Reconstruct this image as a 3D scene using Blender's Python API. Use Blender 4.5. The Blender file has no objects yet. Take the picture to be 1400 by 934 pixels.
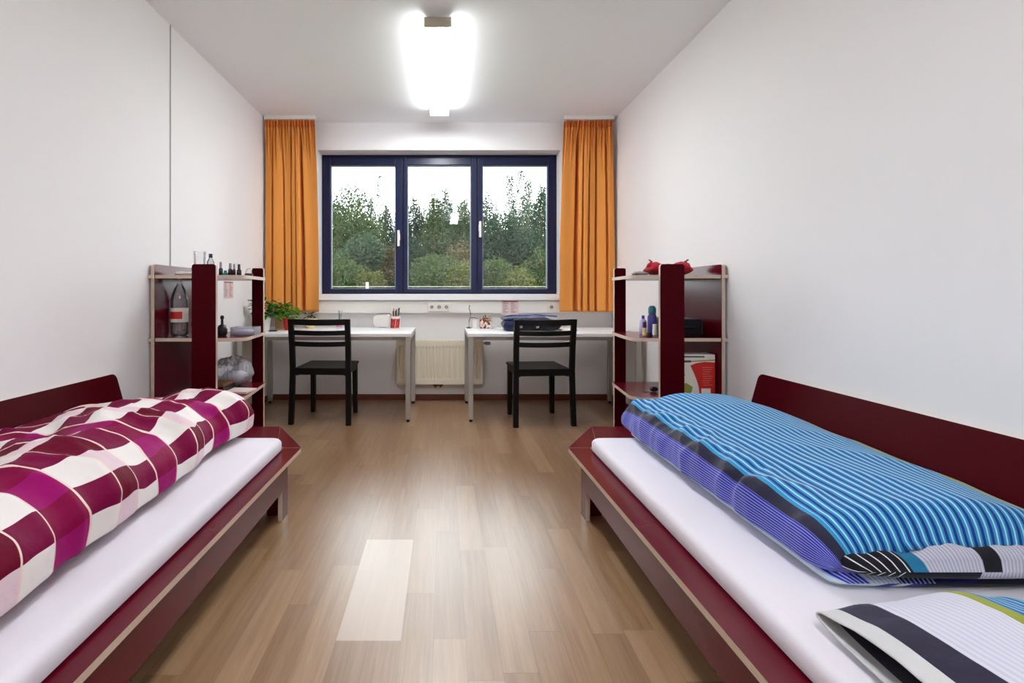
import bpy, bmesh, math, random
from mathutils import Vector, Matrix, noise
random.seed(7)
PI = math.pi
SC = bpy.context.scene
COL = SC.collection

# ------------------------------------------------------------------ materials
def srgb(r, g, b):
    f = lambda c: (c/255/12.92) if c/255 <= 0.04045 else ((c/255+0.055)/1.055)**2.4
    return (f(r), f(g), f(b), 1.0)

class NT:
    """small helper that writes shader node expressions"""
    def __init__(s, name):
        s.m = bpy.data.materials.new(name); s.m.use_nodes = True
        s.t = s.m.node_tree; s.n = s.t.nodes; s.l = s.t.links
        s.p = s.n['Principled BSDF']; s.out = s.n['Material Output']
    def new(s, typ, **kw):
        n = s.n.new(typ)
        for k, v in kw.items(): setattr(n, k, v)
        return n
    def put(s, sock, v):
        if hasattr(v, 'is_linked') or isinstance(v, bpy.types.NodeSocket): s.l.new(v, sock)
        else: sock.default_value = v
    def math(s, op, a, b=0.0, c=0.0):
        n = s.new('ShaderNodeMath', operation=op)
        s.put(n.inputs[0], a); s.put(n.inputs[1], b); s.put(n.inputs[2], c)
        return n.outputs[0]
    def mix(s, f, a, b, blend='MIX'):
        n = s.new('ShaderNodeMix', data_type='RGBA', blend_type=blend)
        s.put(n.inputs[0], f); s.put(n.inputs[6], a); s.put(n.inputs[7], b)
        return n.outputs[2]
    def uv(s):
        n = s.new('ShaderNodeUVMap'); x = s.new('ShaderNodeSeparateXYZ')
        s.l.new(n.outputs[0], x.inputs[0]); return x.outputs[0], x.outputs[1]
    def obj(s):
        return s.new('ShaderNodeTexCoord').outputs['Object']
    def noise(s, scale, detail=3.0, vec=None, rough=0.5):
        n = s.new('ShaderNodeTexNoise'); n.inputs['Scale'].default_value = scale
        n.inputs['Detail'].default_value = detail; n.inputs['Roughness'].default_value = rough
        if vec is not None: s.l.new(vec, n.inputs['Vector'])
        return n.outputs['Fac']
    def scale(s, vec, sc):
        n = s.new('ShaderNodeMapping'); n.inputs['Scale'].default_value = sc
        s.l.new(vec, n.inputs['Vector']); return n.outputs[0]
    def ramp(s, fac, stops, const=False):
        n = s.new('ShaderNodeValToRGB'); cr = n.color_ramp
        if const: cr.interpolation = 'CONSTANT'
        while len(cr.elements) > 1: cr.elements.remove(cr.elements[-1])
        cr.elements[0].position = stops[0][0]; cr.elements[0].color = stops[0][1]
        for p, c in stops[1:]:
            e = cr.elements.new(p); e.color = c
        s.put(n.inputs[0], fac); return n.outputs[0]
    def bump(s, h, strength=0.2, dist=0.01):
        n = s.new('ShaderNodeBump'); n.inputs['Strength'].default_value = strength
        n.inputs['Distance'].default_value = dist; s.l.new(h, n.inputs['Height'])
        s.l.new(n.outputs[0], s.p.inputs['Normal'])
    def done(s, color=None, rough=0.5, metal=0.0, coat=0.0, spec=0.5, sheen=0.0):
        if color is not None: s.put(s.p.inputs['Base Color'], color)
        s.put(s.p.inputs['Roughness'], rough); s.p.inputs['Metallic'].default_value = metal
        s.p.inputs['Coat Weight'].default_value = coat*(0.75 if coat == 0.9 else 1); s.p.inputs['Coat Roughness'].default_value = 0.32 if coat == 0.9 else 0.12
        s.p.inputs['Specular IOR Level'].default_value = spec
        s.p.inputs['Sheen Weight'].default_value = sheen
        return s.m

def plain(name, c, rough=0.5, metal=0.0, coat=0.0, var=0.06, spec=0.5, nscale=40.0):
    t = NT(name); f = t.noise(nscale, 2.0, t.obj())
    dark = tuple(x*(1-var) for x in c[:3])+(1,); lite = tuple(min(1, x*(1+var)) for x in c[:3])+(1,)
    return t.done(t.mix(f, dark, lite), rough, metal, coat, spec)

def fabric(name, c, rough=0.9, sc=600, var=0.05):
    t = NT(name); o = t.obj(); f = t.noise(60, 3, o)
    dark = tuple(x*(1-var) for x in c[:3])+(1,)
    t.bump(t.noise(sc, 2, o), 0.15, 0.002)
    return t.done(t.mix(f, dark, c), rough, spec=0.2, sheen=0.15)

def emis(name, c, strength):
    t = NT(name); e = t.new('ShaderNodeEmission'); e.inputs[0].default_value = c; e.inputs[1].default_value = strength
    t.l.new(e.outputs[0], t.out.inputs[0]); return t.m

def clear(name, tint=(1, 1, 1, 1), refl=1.0, rough=0.02, haze=0.0, hazec=(0.8, 0.82, 0.88, 1)):
    t = NT(name)
    tr = t.new('ShaderNodeBsdfTransparent'); tr.inputs[0].default_value = tint
    gl = t.new('ShaderNodeBsdfGlossy'); gl.inputs['Roughness'].default_value = rough
    fr = t.new('ShaderNodeFresnel'); fr.inputs[0].default_value = 1.45
    m = t.new('ShaderNodeMixShader')
    t.l.new(t.math('MULTIPLY', fr.outputs[0], refl), m.inputs[0])
    t.l.new(tr.outputs[0], m.inputs[1]); t.l.new(gl.outputs[0], m.inputs[2])
    last = m.outputs[0]
    if haze:
        d = t.new('ShaderNodeBsdfDiffuse'); d.inputs[0].default_value = hazec
        m2 = t.new('ShaderNodeMixShader'); m2.inputs[0].default_value = haze
        t.l.new(last, m2.inputs[1]); t.l.new(d.outputs[0], m2.inputs[2]); last = m2.outputs[0]
    t.l.new(last, t.out.inputs[0]); return t.m

def wall_mat(name, c):
    t = NT(name); o = t.obj(); f = t.noise(1.3, 3, o)
    d = tuple(x*0.985 for x in c[:3])+(1,)
    t.bump(t.noise(180, 3, o), 0.05, 0.002)
    return t.done(t.mix(f, d, c), 0.75, spec=0.25)

M = {}
M['wall'] = wall_mat('wall_paint', srgb(241, 240, 241))
M['ceil'] = wall_mat('ceiling_paint', srgb(246, 248, 252))
M['white'] = plain('white_laminate', srgb(238, 238, 240), 0.35, var=0.015)
M['plastic_white'] = plain('white_plastic', srgb(232, 230, 224), 0.4, var=0.015)
M['radiator'] = plain('radiator_enamel', srgb(236, 228, 208), 0.35, var=0.015)
M['steel'] = plain('grey_metal', srgb(176, 172, 166), 0.35, 0.35, var=0.04)
M['chrome'] = plain('chrome', srgb(225, 225, 228), 0.15, 0.9, var=0.02)
M['red'] = plain('dark_red_film_plywood', srgb(92, 1, 24), 0.24, 0, 0.0, var=0.10, nscale=9, spec=0.38)
M['red_matt'] = plain('dark_red_matt_plywood', srgb(70, 0, 12), 0.4, 0, 0.0, var=0.10, nscale=9, spec=0.06)
M['ply_edge'] = plain('plywood_edge', srgb(206, 186, 168), 0.5, var=0.08, nscale=120)
M['black_wood'] = plain('black_brown_wood', srgb(18, 15, 14), 0.45, var=0.25, nscale=30, spec=0.2)
M['base'] = plain('baseboard_wood', srgb(110, 56, 36), 0.4, var=0.15, nscale=14)
M['frame'] = plain('window_frame_blue', srgb(24, 30, 66), 0.3, 0, 0.0, var=0.08, spec=0.35)
M['black'] = plain('black_plastic', srgb(20, 20, 24), 0.35, var=0.2)
M['sheet'] = fabric('white_sheet', srgb(230, 226, 235), 0.85, var=0.02)
M['glass'] = clear('window_glass', (0.95, 0.97, 0.965, 1), 1.1)
M['clear'] = clear('clear_glass', (0.975, 0.98, 0.985, 1), 0.45)
M['pet'] = clear('clear_plastic', (0.9, 0.91, 0.94, 1), 1.6, 0.06, 0.05)
M['bag'] = clear('thin_plastic_film', (0.93, 0.94, 0.97, 1), 1.8, 0.12, 0.26, (0.84, 0.85, 0.92, 1))
M['lamp_on'] = emis('lamp_diffuser', (0.965, 0.99, 1.0, 1), 47.0)
M['lamp_side'] = emis('lamp_diffuser_side', (0.965, 0.99, 1.0, 1), 20.0)
M['lamp_cap'] = plain('lamp_end_metal', srgb(186, 176, 156), 0.4, 0.3, var=0.03)
def P(n, r, g, b, rough=0.45, **k):
    M[n] = plain(n, srgb(r, g, b), rough, **k)
P('red_plastic', 190, 20, 25); P('paper', 236, 232, 228, 0.8, var=0.02); P('paper_pink', 226, 204, 202, 0.8, var=0.05)
P('ink', 150, 120, 128, 0.8); P('ink_dark', 66, 62, 74, 0.8); P('clay', 196, 160, 112, 0.8, var=0.12); P('pot_red', 196, 28, 22, 0.4)
P('pot_white', 240, 238, 235, 0.35, var=0.01); P('soil', 44, 32, 24, 0.95, var=0.3); P('cream', 226, 208, 150, 0.5)
P('teal', 40, 130, 140, 0.35); P('violet', 70, 60, 150, 0.35); P('polish_dark', 40, 14, 26, 0.15); P('polish_navy', 26, 26, 44, 0.15)
P('polish_wine', 86, 14, 34, 0.15); P('label_white', 232, 226, 216, 0.6, var=0.02); P('label_red', 206, 36, 30, 0.5)
P('yellow', 226, 190, 90, 0.6); P('olive', 150, 150, 60, 0.6); P('pale_green', 150, 190, 170, 0.4); P('dark_green', 24, 44, 36, 0.3)
P('brown', 122, 78, 46, 0.6, var=0.2); P('grey', 150, 146, 150, 0.6); P('pink', 222, 120, 170, 0.6); P('blue_can', 60, 90, 160, 0.35)
M['bag_red'] = fabric('red_pouch_fabric', srgb(176, 26, 48)); M['bag_blue'] = fabric('navy_bag_fabric', srgb(28, 34, 76), 0.6)
M['bag_light'] = fabric('blue_bag_trim', srgb(92, 104, 160), 0.6); M['bag_black'] = fabric('black_bag_fabric', srgb(18, 18, 24), 0.55)
M['grey_cloth'] = fabric('grey_cloth', srgb(150, 140, 140))

def curtain_mat(name, c):
    t = NT(name); o = t.obj()
    f = t.noise(500, 2, t.scale(o, (1, 1, 0.25)))
    col = t.mix(f, tuple(x*0.9 for x in c[:3])+(1,), c)
    t.done(col, 0.8, spec=0.2, sheen=0.1)
    tl = t.new('ShaderNodeBsdfTranslucent'); t.l.new(col, tl.inputs[0])
    m = t.new('ShaderNodeMixShader'); m.inputs[0].default_value = 0.10
    t.l.new(t.p.outputs[0], m.inputs[1]); t.l.new(tl.outputs[0], m.inputs[2]); t.l.new(m.outputs[0], t.out.inputs[0])
    return t.m
M['curtain'] = curtain_mat('orange_curtain', srgb(246, 166, 82))
M['heading'] = curtain_mat('orange_heading', srgb(238, 140, 68))

def floor_mat():
    t = NT('oak_strip_floor')
    pos = t.new('ShaderNodeNewGeometry').outputs['Position']
    sx = t.new('ShaderNodeSeparateXYZ'); t.l.new(pos, sx.inputs[0]); x, y = sx.outputs[0], sx.outputs[1]
    W = 0.0975
    xs = t.math('DIVIDE', t.math('ADD', x, 0.322), W); row = t.math('FLOOR', xs)
    wn = t.new('ShaderNodeTexWhiteNoise', noise_dimensions='1D'); t.l.new(row, wn.inputs['W'])
    ys = t.math('ADD', t.math('DIVIDE', y, 0.62), t.math('MULTIPLY', wn.outputs[0], 7.3)); cell = t.math('FLOOR', ys)
    cv = t.new('ShaderNodeCombineXYZ'); t.l.new(row, cv.inputs[0]); t.l.new(cell, cv.inputs[1])
    w2 = t.new('ShaderNodeTexWhiteNoise', noise_dimensions='2D'); t.l.new(cv.outputs[0], w2.inputs['Vector'])
    tone = w2.outputs[0]
    off = t.new('ShaderNodeVectorMath', operation='ADD'); t.l.new(pos, off.inputs[0])
    sc = t.new('ShaderNodeVectorMath', operation='SCALE'); t.l.new(w2.outputs[1], sc.inputs[0]); sc.inputs['Scale'].default_value = 9.0
    t.l.new(sc.outputs[0], off.inputs[1])
    g1 = t.noise(1.0, 6, t.scale(off.outputs[0], (38, 2.2, 1)), 0.65)
    g2 = t.noise(1.0, 4, t.scale(off.outputs[0], (150, 5, 1)), 0.6)
    grain = t.math('ADD', t.math('MULTIPLY', g1, 0.65), t.math('MULTIPLY', g2, 0.35))
    wood = t.ramp(grain, [(0.25, srgb(112, 78, 48)), (0.5, srgb(146, 112, 80)), (0.75, srgb(168, 135, 104))])
    wood = t.mix(t.math('MULTIPLY', t.math('SUBTRACT', tone, 0.45), 0.5), wood, srgb(200, 168, 134))
    wood = t.mix(t.math('MULTIPLY', t.math('SUBTRACT', 0.5, tone), 0.4), wood, srgb(110, 76, 48))
    # bright floor reflection painted into the wood colour as a board-sized pale patch
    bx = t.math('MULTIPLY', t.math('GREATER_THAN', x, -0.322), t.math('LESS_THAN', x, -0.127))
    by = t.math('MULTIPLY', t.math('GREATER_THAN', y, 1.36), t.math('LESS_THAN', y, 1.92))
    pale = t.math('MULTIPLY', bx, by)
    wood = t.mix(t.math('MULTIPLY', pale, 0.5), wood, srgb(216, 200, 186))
    fx = t.math('FRACT', xs); fy = t.math('FRACT', ys)
    gx = t.math('LESS_THAN', t.math('MINIMUM', fx, t.math('SUBTRACT', 1.0, fx)), 0.010)
    gy = t.math('LESS_THAN', t.math('MINIMUM', fy, t.math('SUBTRACT', 1.0, fy)), 0.0016)
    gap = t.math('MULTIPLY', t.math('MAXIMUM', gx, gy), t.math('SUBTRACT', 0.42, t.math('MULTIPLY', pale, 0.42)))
    wood = t.mix(gap, wood, srgb(84, 58, 38))
    t.bump(grain, 0.06, 0.002)
    return t.done(wood, t.math('ADD', 0.26, t.math('MULTIPLY', g1, 0.12)), 0, 0.9, 0.6)
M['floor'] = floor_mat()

def plaid_mat():
    t = NT('plaid_cotton'); v, u = t.uv()
    wo = t.obj()
    u = t.math('ADD', u, t.math('MULTIPLY', t.math('SUBTRACT', t.noise(3.2, 2, wo), 0.5), 0.16))
    wo2 = t.new('ShaderNodeVectorMath', operation='ADD'); t.l.new(wo, wo2.inputs[0]); wo2.inputs[1].default_value = (7, 3, 1)
    v = t.math('ADD', v, t.math('MULTIPLY', t.math('SUBTRACT', t.noise(3.2, 2, wo2.outputs[0]), 0.5), 0.14))
    cu = t.math('FRACT', t.math('DIVIDE', t.math('ADD', u, 0.08), 0.22)); white = t.math('GREATER_THAN', cu, 0.5)
    vp = t.math('MULTIPLY', t.math('FRACT', t.math('DIVIDE', t.math('ADD', v, 0.10), 0.43)), 0.43)
    band = t.math('LESS_THAN', vp, 0.10)
    row = t.math('FLOOR', t.math('DIVIDE', t.math('SUBTRACT', vp, 0.10), 0.11))
    mid = t.math('COMPARE', row, 1.0, 0.1)
    dark = t.mix(mid, srgb(122, 2, 62), srgb(106, 0, 38))
    lite = t.mix(mid, srgb(240, 234, 232), srgb(232, 208, 218))
    c = t.mix(white, dark, lite)
    bandc = t.mix(white, srgb(134, 4, 66), srgb(156, 14, 104))
    c = t.mix(band, c, bandc)
    ln = t.math('LESS_THAN', t.math('ABSOLUTE', t.math('SUBTRACT', vp, 0.103)), 0.0045)
    for k in (0.213, 0.322, 0.426):
        ln = t.math('MAXIMUM', ln, t.math('LESS_THAN', t.math('ABSOLUTE', t.math('SUBTRACT', vp, k)), 0.0035))
    c = t.mix(ln, c, srgb(242, 214, 206))
    o = t.obj(); t.bump(t.noise(22, 3, o), 0.35, 0.012)
    return t.done(c, 0.6, spec=0.12)
M['plaid'] = plaid_mat()

def linefn(t, u, per, w, ph=0.0):
    f = t.math('FRACT', t.math('DIVIDE', t.math('ADD', u, ph), per))
    return t.math('LESS_THAN', f, w)

TURQ, DEEP, PALE = srgb(42, 146, 200), srgb(18, 56, 140), srgb(176, 224, 240)
NAVY, BLUE, LILAC, LIME = srgb(40, 40, 66), srgb(40, 44, 164), srgb(196, 196, 214), srgb(150, 156, 34)
def turq(t, u, per=0.024):
    f = t.math('FRACT', t.math('DIVIDE', u, per))
    return t.ramp(f, [(0, PALE), (0.17, TURQ), (0.40, DEEP), (0.72, TURQ)], True)
def sel(t, u, lo, hi):
    return t.math('MULTIPLY', t.math('GREATER_THAN', u, lo), t.math('LESS_THAN', u, hi))

def duvet_stripes():
    t = NT('striped_cotton'); v, u = t.uv()
    blue = t.mix(linefn(t, u, 0.0088, 0.3), BLUE, srgb(150, 160, 226))
    c = t.mix(t.math('GREATER_THAN', u, 0.212), blue, NAVY)
    c = t.mix(t.math('GREATER_THAN', u, 0.252), c, TURQ)
    c = t.mix(t.math('GREATER_THAN', u, 0.266), c, turq(t, u))
    c = t.mix(t.math('GREATER_THAN', u, 0.80), c, LIME)
    lil = t.mix(linefn(t, u, 0.012, 0.4), LILAC, srgb(216, 216, 228))
    c = t.mix(t.math('GREATER_THAN', u, 0.835), c, lil)
    c = t.mix(t.math('LESS_THAN', u, 0.0), c, srgb(190, 214, 226))
    o = t.obj(); t.bump(t.noise(26, 3, o), 0.25, 0.010)
    return t.done(c, 0.7, spec=0.25, sheen=0.15)
M['stripes'] = duvet_stripes()

def underside():
    t = NT('pale_blue_cotton'); v, u = t.uv()
    c = t.ramp(t.math('ADD', t.math('MULTIPLY', u, 1.0), 0.3),
               [(0, srgb(22, 22, 36)), (0.13, srgb(40, 40, 140)), (0.17, srgb(206, 220, 226)), (0.20, srgb(40, 44, 150)), (0.235, srgb(196, 216, 226)), (0.335, srgb(196, 216, 226)), (0.36, BLUE), (0.42, srgb(206, 220, 226)), (0.50, srgb(30, 30, 90)), (0.70, srgb(26, 28, 44)), (1.0, srgb(30, 30, 40))], True)
    c = t.mix(t.math('MULTIPLY', sel(t, u, 0.06, 0.3), linefn(t, u, 0.012, 0.35)), c, srgb(170, 180, 226))
    c = t.mix(sel(t, u, 0.012, 0.016), c, srgb(70, 150, 170))
    return t.done(c, 0.8, spec=0.2, sheen=0.1)
M['underside'] = underside()

def inner_fold():
    t = NT('black_lilac_cotton'); v, u = t.uv()
    blk = t.mix(linefn(t, u, 0.026, 0.14), srgb(20, 20, 28), srgb(226, 226, 232))
    c = t.mix(t.math('GREATER_THAN', u, 0.245), blk, srgb(36, 120, 160))
    lil = t.mix(linefn(t, u, 0.009, 0.4), srgb(176, 174, 192), srgb(206, 206, 220))
    c = t.mix(t.math('GREATER_THAN', u, 0.285), c, lil)
    c = t.mix(sel(t, u, 0.43, 0.475), c, srgb(24, 22, 30))
    c = t.mix(t.math('LESS_THAN', u, 0.0), c, srgb(22, 22, 36))
    return t.done(c, 0.8, spec=0.2, sheen=0.1)
M['inner'] = inner_fold()

def pillow_mat():
    t = NT('striped_pillow_cotton'); x, w = t.uv()
    lil = t.mix(linefn(t, x, 0.010, 0.45), srgb(198, 198, 216), srgb(212, 212, 226))
    c = t.mix(sel(t, x, 0.035, 0.088), lil, srgb(38, 34, 58))
    c = t.mix(t.math('LESS_THAN', x, 0.035), c, srgb(204, 204, 206))
    c = t.mix(t.math('GREATER_THAN', x, 0.235), c, LIME)
    c = t.mix(t.math('GREATER_THAN', x, 0.268), c, turq(t, x, 0.022))
    o = t.obj(); t.bump(t.noise(24, 3, o), 0.25, 0.010)
    return t.done(c, 0.75, spec=0.2, sheen=0.15)
M['pillow'] = pillow_mat()

def leaf_mat(name, a, b):
    t = NT(name); o = t.obj(); f = t.noise(1.6, 3, o)
    f2 = t.noise(14, 2, o)
    c = t.mix(t.math('ADD', t.math('MULTIPLY', f, 0.6), t.math('MULTIPLY', f2, 0.5)), a, b)
    t.done(c, 0.7, spec=0.15)
    tl = t.new('ShaderNodeBsdfTranslucent'); t.l.new(c, tl.inputs[0])
    m = t.new('ShaderNodeMixShader'); m.inputs[0].default_value = 0.25
    t.l.new(t.p.outputs[0], m.inputs[1]); t.l.new(tl.outputs[0], m.inputs[2]); t.l.new(m.outputs[0], t.out.inputs[0])
    return t.m
M['leaf_mid'] = leaf_mat('leaf_mid', srgb(31, 46, 24), srgb(67, 81, 46))
M['leaf_dark'] = leaf_mat('leaf_dark', srgb(15, 29, 21), srgb(42, 60, 40))
M['leaf_grey'] = leaf_mat('leaf_grey', srgb(29, 42, 31), srgb(60, 76, 55))
M['leaf_yellow'] = leaf_mat('leaf_yellow', srgb(49, 57, 24), srgb(88, 90, 47))
M['leaf_brown'] = leaf_mat('leaf_brown', srgb(45, 42, 24), srgb(80, 73, 45))
M['leaf_house'] = leaf_mat('leaf_house', srgb(24, 78, 28), srgb(70, 138, 56))
M['leaf_fresh'] = leaf_mat('leaf_fresh', srgb(50, 132, 28), srgb(128, 190, 60))
M['bark'] = plain('bark', srgb(92, 78, 64), 0.9, var=0.3)
M['birch'] = plain('birch_bark', srgb(176, 170, 156), 0.9, var=0.2)
M['grass'] = plain('meadow_grass', srgb(86, 112, 52), 0.95, var=0.3, nscale=3)

# ------------------------------------------------------------------ geometry helpers
def link(o, parent=None):
    COL.objects.link(o)
    if parent is not None: o.parent = parent
    return o
OFF = {}
def thing(name, label, cat, loc=(0, 0, 0), group=None, rotz=0.0, world=False):
    o = bpy.data.objects.new(name, None); o.empty_display_size = 0.05
    o.location = loc; o.rotation_euler = (0, 0, rotz)
    o['label'] = label; o['category'] = cat
    if group: o['group'] = group
    link(o)
    if world: OFF[o.name] = Vector(loc)
    return o
def root_of(o):
    while o.parent: o = o.parent
    return o
def obj(name, bm, mats, parent=None, smooth=False, mods=None, label=None):
    """link a bmesh (or mesh) as ONE object"""
    if isinstance(bm, bpy.types.Mesh): me = bm
    else:
        if parent is not None and root_of(parent).name in OFF:
            bmesh.ops.translate(bm, verts=bm.verts, vec=-OFF[root_of(parent).name])
        me = bpy.data.meshes.new(name); bm.normal_update(); bm.to_mesh(me); bm.free()
    if not isinstance(mats, (list, tuple)): mats = [mats]
    for m in mats: me.materials.append(M[m] if isinstance(m, str) else m)
    if smooth:
        for p in me.polygons: p.use_smooth = True
        if smooth is not True:
            try: me.set_sharp_from_angle(angle=math.radians(smooth))
            except Exception: pass
    o = bpy.data.objects.new(name, me); link(o, parent)
    if label: o['label'] = label
    return o
def tag(o, label, cat, group=None):
    o['label'] = label; o['category'] = cat
    if group: o['group'] = group
    return o
def struct(o):
    o['kind'] = 'structure'; return o
def origin_to_base(o):
    """move a single-mesh thing's origin to the base of its mesh"""
    me = o.data; c = Vector((0, 0, 0))
    xs = [v.co for v in me.vertices]
    b = Vector(((min(v.x for v in xs)+max(v.x for v in xs))/2, (min(v.y for v in xs)+max(v.y for v in xs))/2, min(v.z for v in xs)))
    me.transform(Matrix.Translation(-b)); o.location = b; return o

def box(bm, x0, x1, y0, y1, z0, z1, bev=0.0, mi=0, seg=2):
    r = bmesh.ops.create_cube(bm, size=1.0); vs = r['verts']
    for v in vs:
        v.co = Vector((x0 if v.co.x < 0 else x1, y0 if v.co.y < 0 else y1, z0 if v.co.z < 0 else z1))
    fs = {f for v in vs for f in v.link_faces}
    for f in fs: f.material_index = mi
    if bev > 0:
        es = list({e for v in vs for e in v.link_edges})
        bmesh.ops.bevel(bm, geom=es, offset=bev, segments=seg, affect='EDGES', profile=0.5)
    return vs
def B(*a, **k):
    bm = bmesh.new(); box(bm, *a, **k); return bm

def rounded(poly, radii, seg=5):
    """round the corners of a 2-D polygon"""
    out = []; n = len(poly)
    for i in range(n):
        p = Vector(poly[i]); r = radii[i] if isinstance(radii, (list, tuple)) else radii
        if r <= 0: out.append(p); continue
        a = (Vector(poly[i-1])-p); b = (Vector(poly[(i+1) % n])-p)
        la, lb = a.length, b.length; a.normalize(); b.normalize()
        r = min(r, la*0.49, lb*0.49)
        p0, p1 = p+a*r, p+b*r
        for k in range(seg+1):
            q = k/seg; out.append(p0*(1-q)**2+p*2*q*(1-q)+p1*q*q)
    return out
def board(bm, poly, thick, mtx, edge_mi=1, bev=0.0012):
    """a sheet of plywood: outline in the local XY plane, given thickness along local Z; cut edges take edge_mi"""
    n = len(poly)
    lo = [bm.verts.new(mtx @ Vector((p[0], p[1], 0))) for p in poly]
    hi = [bm.verts.new(mtx @ Vector((p[0], p[1], thick))) for p in poly]
    f = bm.faces.new(list(reversed(lo))); f.material_index = 0
    f = bm.faces.new(hi); f.material_index = 0
    for i in range(n):
        f = bm.faces.new((lo[i], lo[(i+1) % n], hi[(i+1) % n], hi[i])); f.material_index = edge_mi
    bmesh.ops.recalc_face_normals(bm, faces=bm.faces)
    return bm
def flat(z):   # local XY -> world XY at height z
    return Matrix.Translation((0, 0, z))
def facing(y):  # local XY -> world XZ, thickness towards +Y
    return Matrix(((1, 0, 0, 0), (0, 0, 1, y), (0, 1, 0, 0), (0, 0, 0, 1)))
def sideways(x):  # local XY -> world YZ, thickness towards +X
    return Matrix(((0, 0, 1, x), (1, 0, 0, 0), (0, 1, 0, 0), (0, 0, 0, 1)))

def lathe(bm, prof, c=(0, 0, 0), seg=24, mi=0):
    rings = []
    for r, z in prof:
        if r < 1e-6: rings.append([bm.verts.new((c[0], c[1], c[2]+z))])
        else: rings.append([bm.verts.new((c[0]+r*math.cos(2*PI*k/seg), c[1]+r*math.sin(2*PI*k/seg), c[2]+z)) for k in range(seg)])
    for a, b in zip(rings, rings[1:]):
        for k in range(seg):
            k2 = (k+1) % seg
            if len(a) == 1 and len(b) == 1: continue
            if len(a) == 1: f = bm.faces.new((a[0], b[k2], b[k]))
            elif len(b) == 1: f = bm.faces.new((a[k], a[k2], b[0]))
            else: f = bm.faces.new((a[k], a[k2], b[k2], b[k]))
            f.material_index = mi
    bmesh.ops.recalc_face_normals(bm, faces=bm.faces)
    return bm
def L(prof, c=(0, 0, 0), seg=24): return lathe(bmesh.new(), prof, c, seg)
def cyl(r, z0, z1, c=(0, 0, 0), seg=20, bev=0.0):
    b = bev or min(r, abs(z1-z0))*0.12
    return L([(0, z0), (r-b, z0), (r, z0+b), (r, z1-b), (r-b, z1), (0, z1)], c, seg)

def tube(bm, pts, r, seg=8, cap=True, r2=None, mi=0):
    pts = [Vector(p) for p in pts]; rings = []; n = len(pts)
    up = Vector((0, 0, 1))
    for i, p in enumerate(pts):
        d = (pts[min(i+1, n-1)]-pts[max(i-1, 0)]).normalized()
        s = d.cross(up)
        if s.length < 1e-3: s = d.cross(Vector((1, 0, 0)))
        s.normalize(); q = s.cross(d)
        rr = r if r2 is None else r+(r2-r)*i/(n-1)
        rings.append([bm.verts.new(p+(s*math.cos(2*PI*k/seg)+q*math.sin(2*PI*k/seg))*rr) for k in range(seg)])
    for a, b in zip(rings, rings[1:]):
        for k in range(seg):
            bm.faces.new((a[k], a[(k+1) % seg], b[(k+1) % seg], b[k])).material_index = mi
    if cap:
        bm.faces.new(list(reversed(rings[0]))).material_index = mi; bm.faces.new(rings[-1]).material_index = mi
    bmesh.ops.recalc_face_normals(bm, faces=bm.faces)
    return bm
def bar(bm, p, q, w, d, wq=None, dq=None, bev=0.003):
    """square bar from p to q: w in x, d in y"""
    wq = wq or w; dq = dq or d; vs = []
    for (c, ww, dd) in ((p, w, d), (q, wq, dq)):
        vs.append([bm.verts.new((c[0]+sx*ww/2, c[1]+sy*dd/2, c[2])) for sx, sy in ((-1, -1), (1, -1), (1, 1), (-1, 1))])
    fs = [bm.faces.new(list(reversed(vs[0]))), bm.faces.new(vs[1])]
    for k in range(4): fs.append(bm.faces.new((vs[0][k], vs[0][(k+1) % 4], vs[1][(k+1) % 4], vs[1][k])))
    if bev: bmesh.ops.bevel(bm, geom=list({e for f in fs for e in f.edges}), offset=bev, segments=2, affect='EDGES')
    return bm

def fbm(x, y, z=0.0, o=3):
    s = 0; a = 1
    for k in range(o):
        s += a*noise.noise(Vector((x, y, z))); x *= 2.03; y *= 2.03; z += 3.1; a *= 0.5
    return s
def ridge(x, y, z=0.0):
    return 1-2*abs(noise.noise(Vector((x, y, z))))

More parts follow.
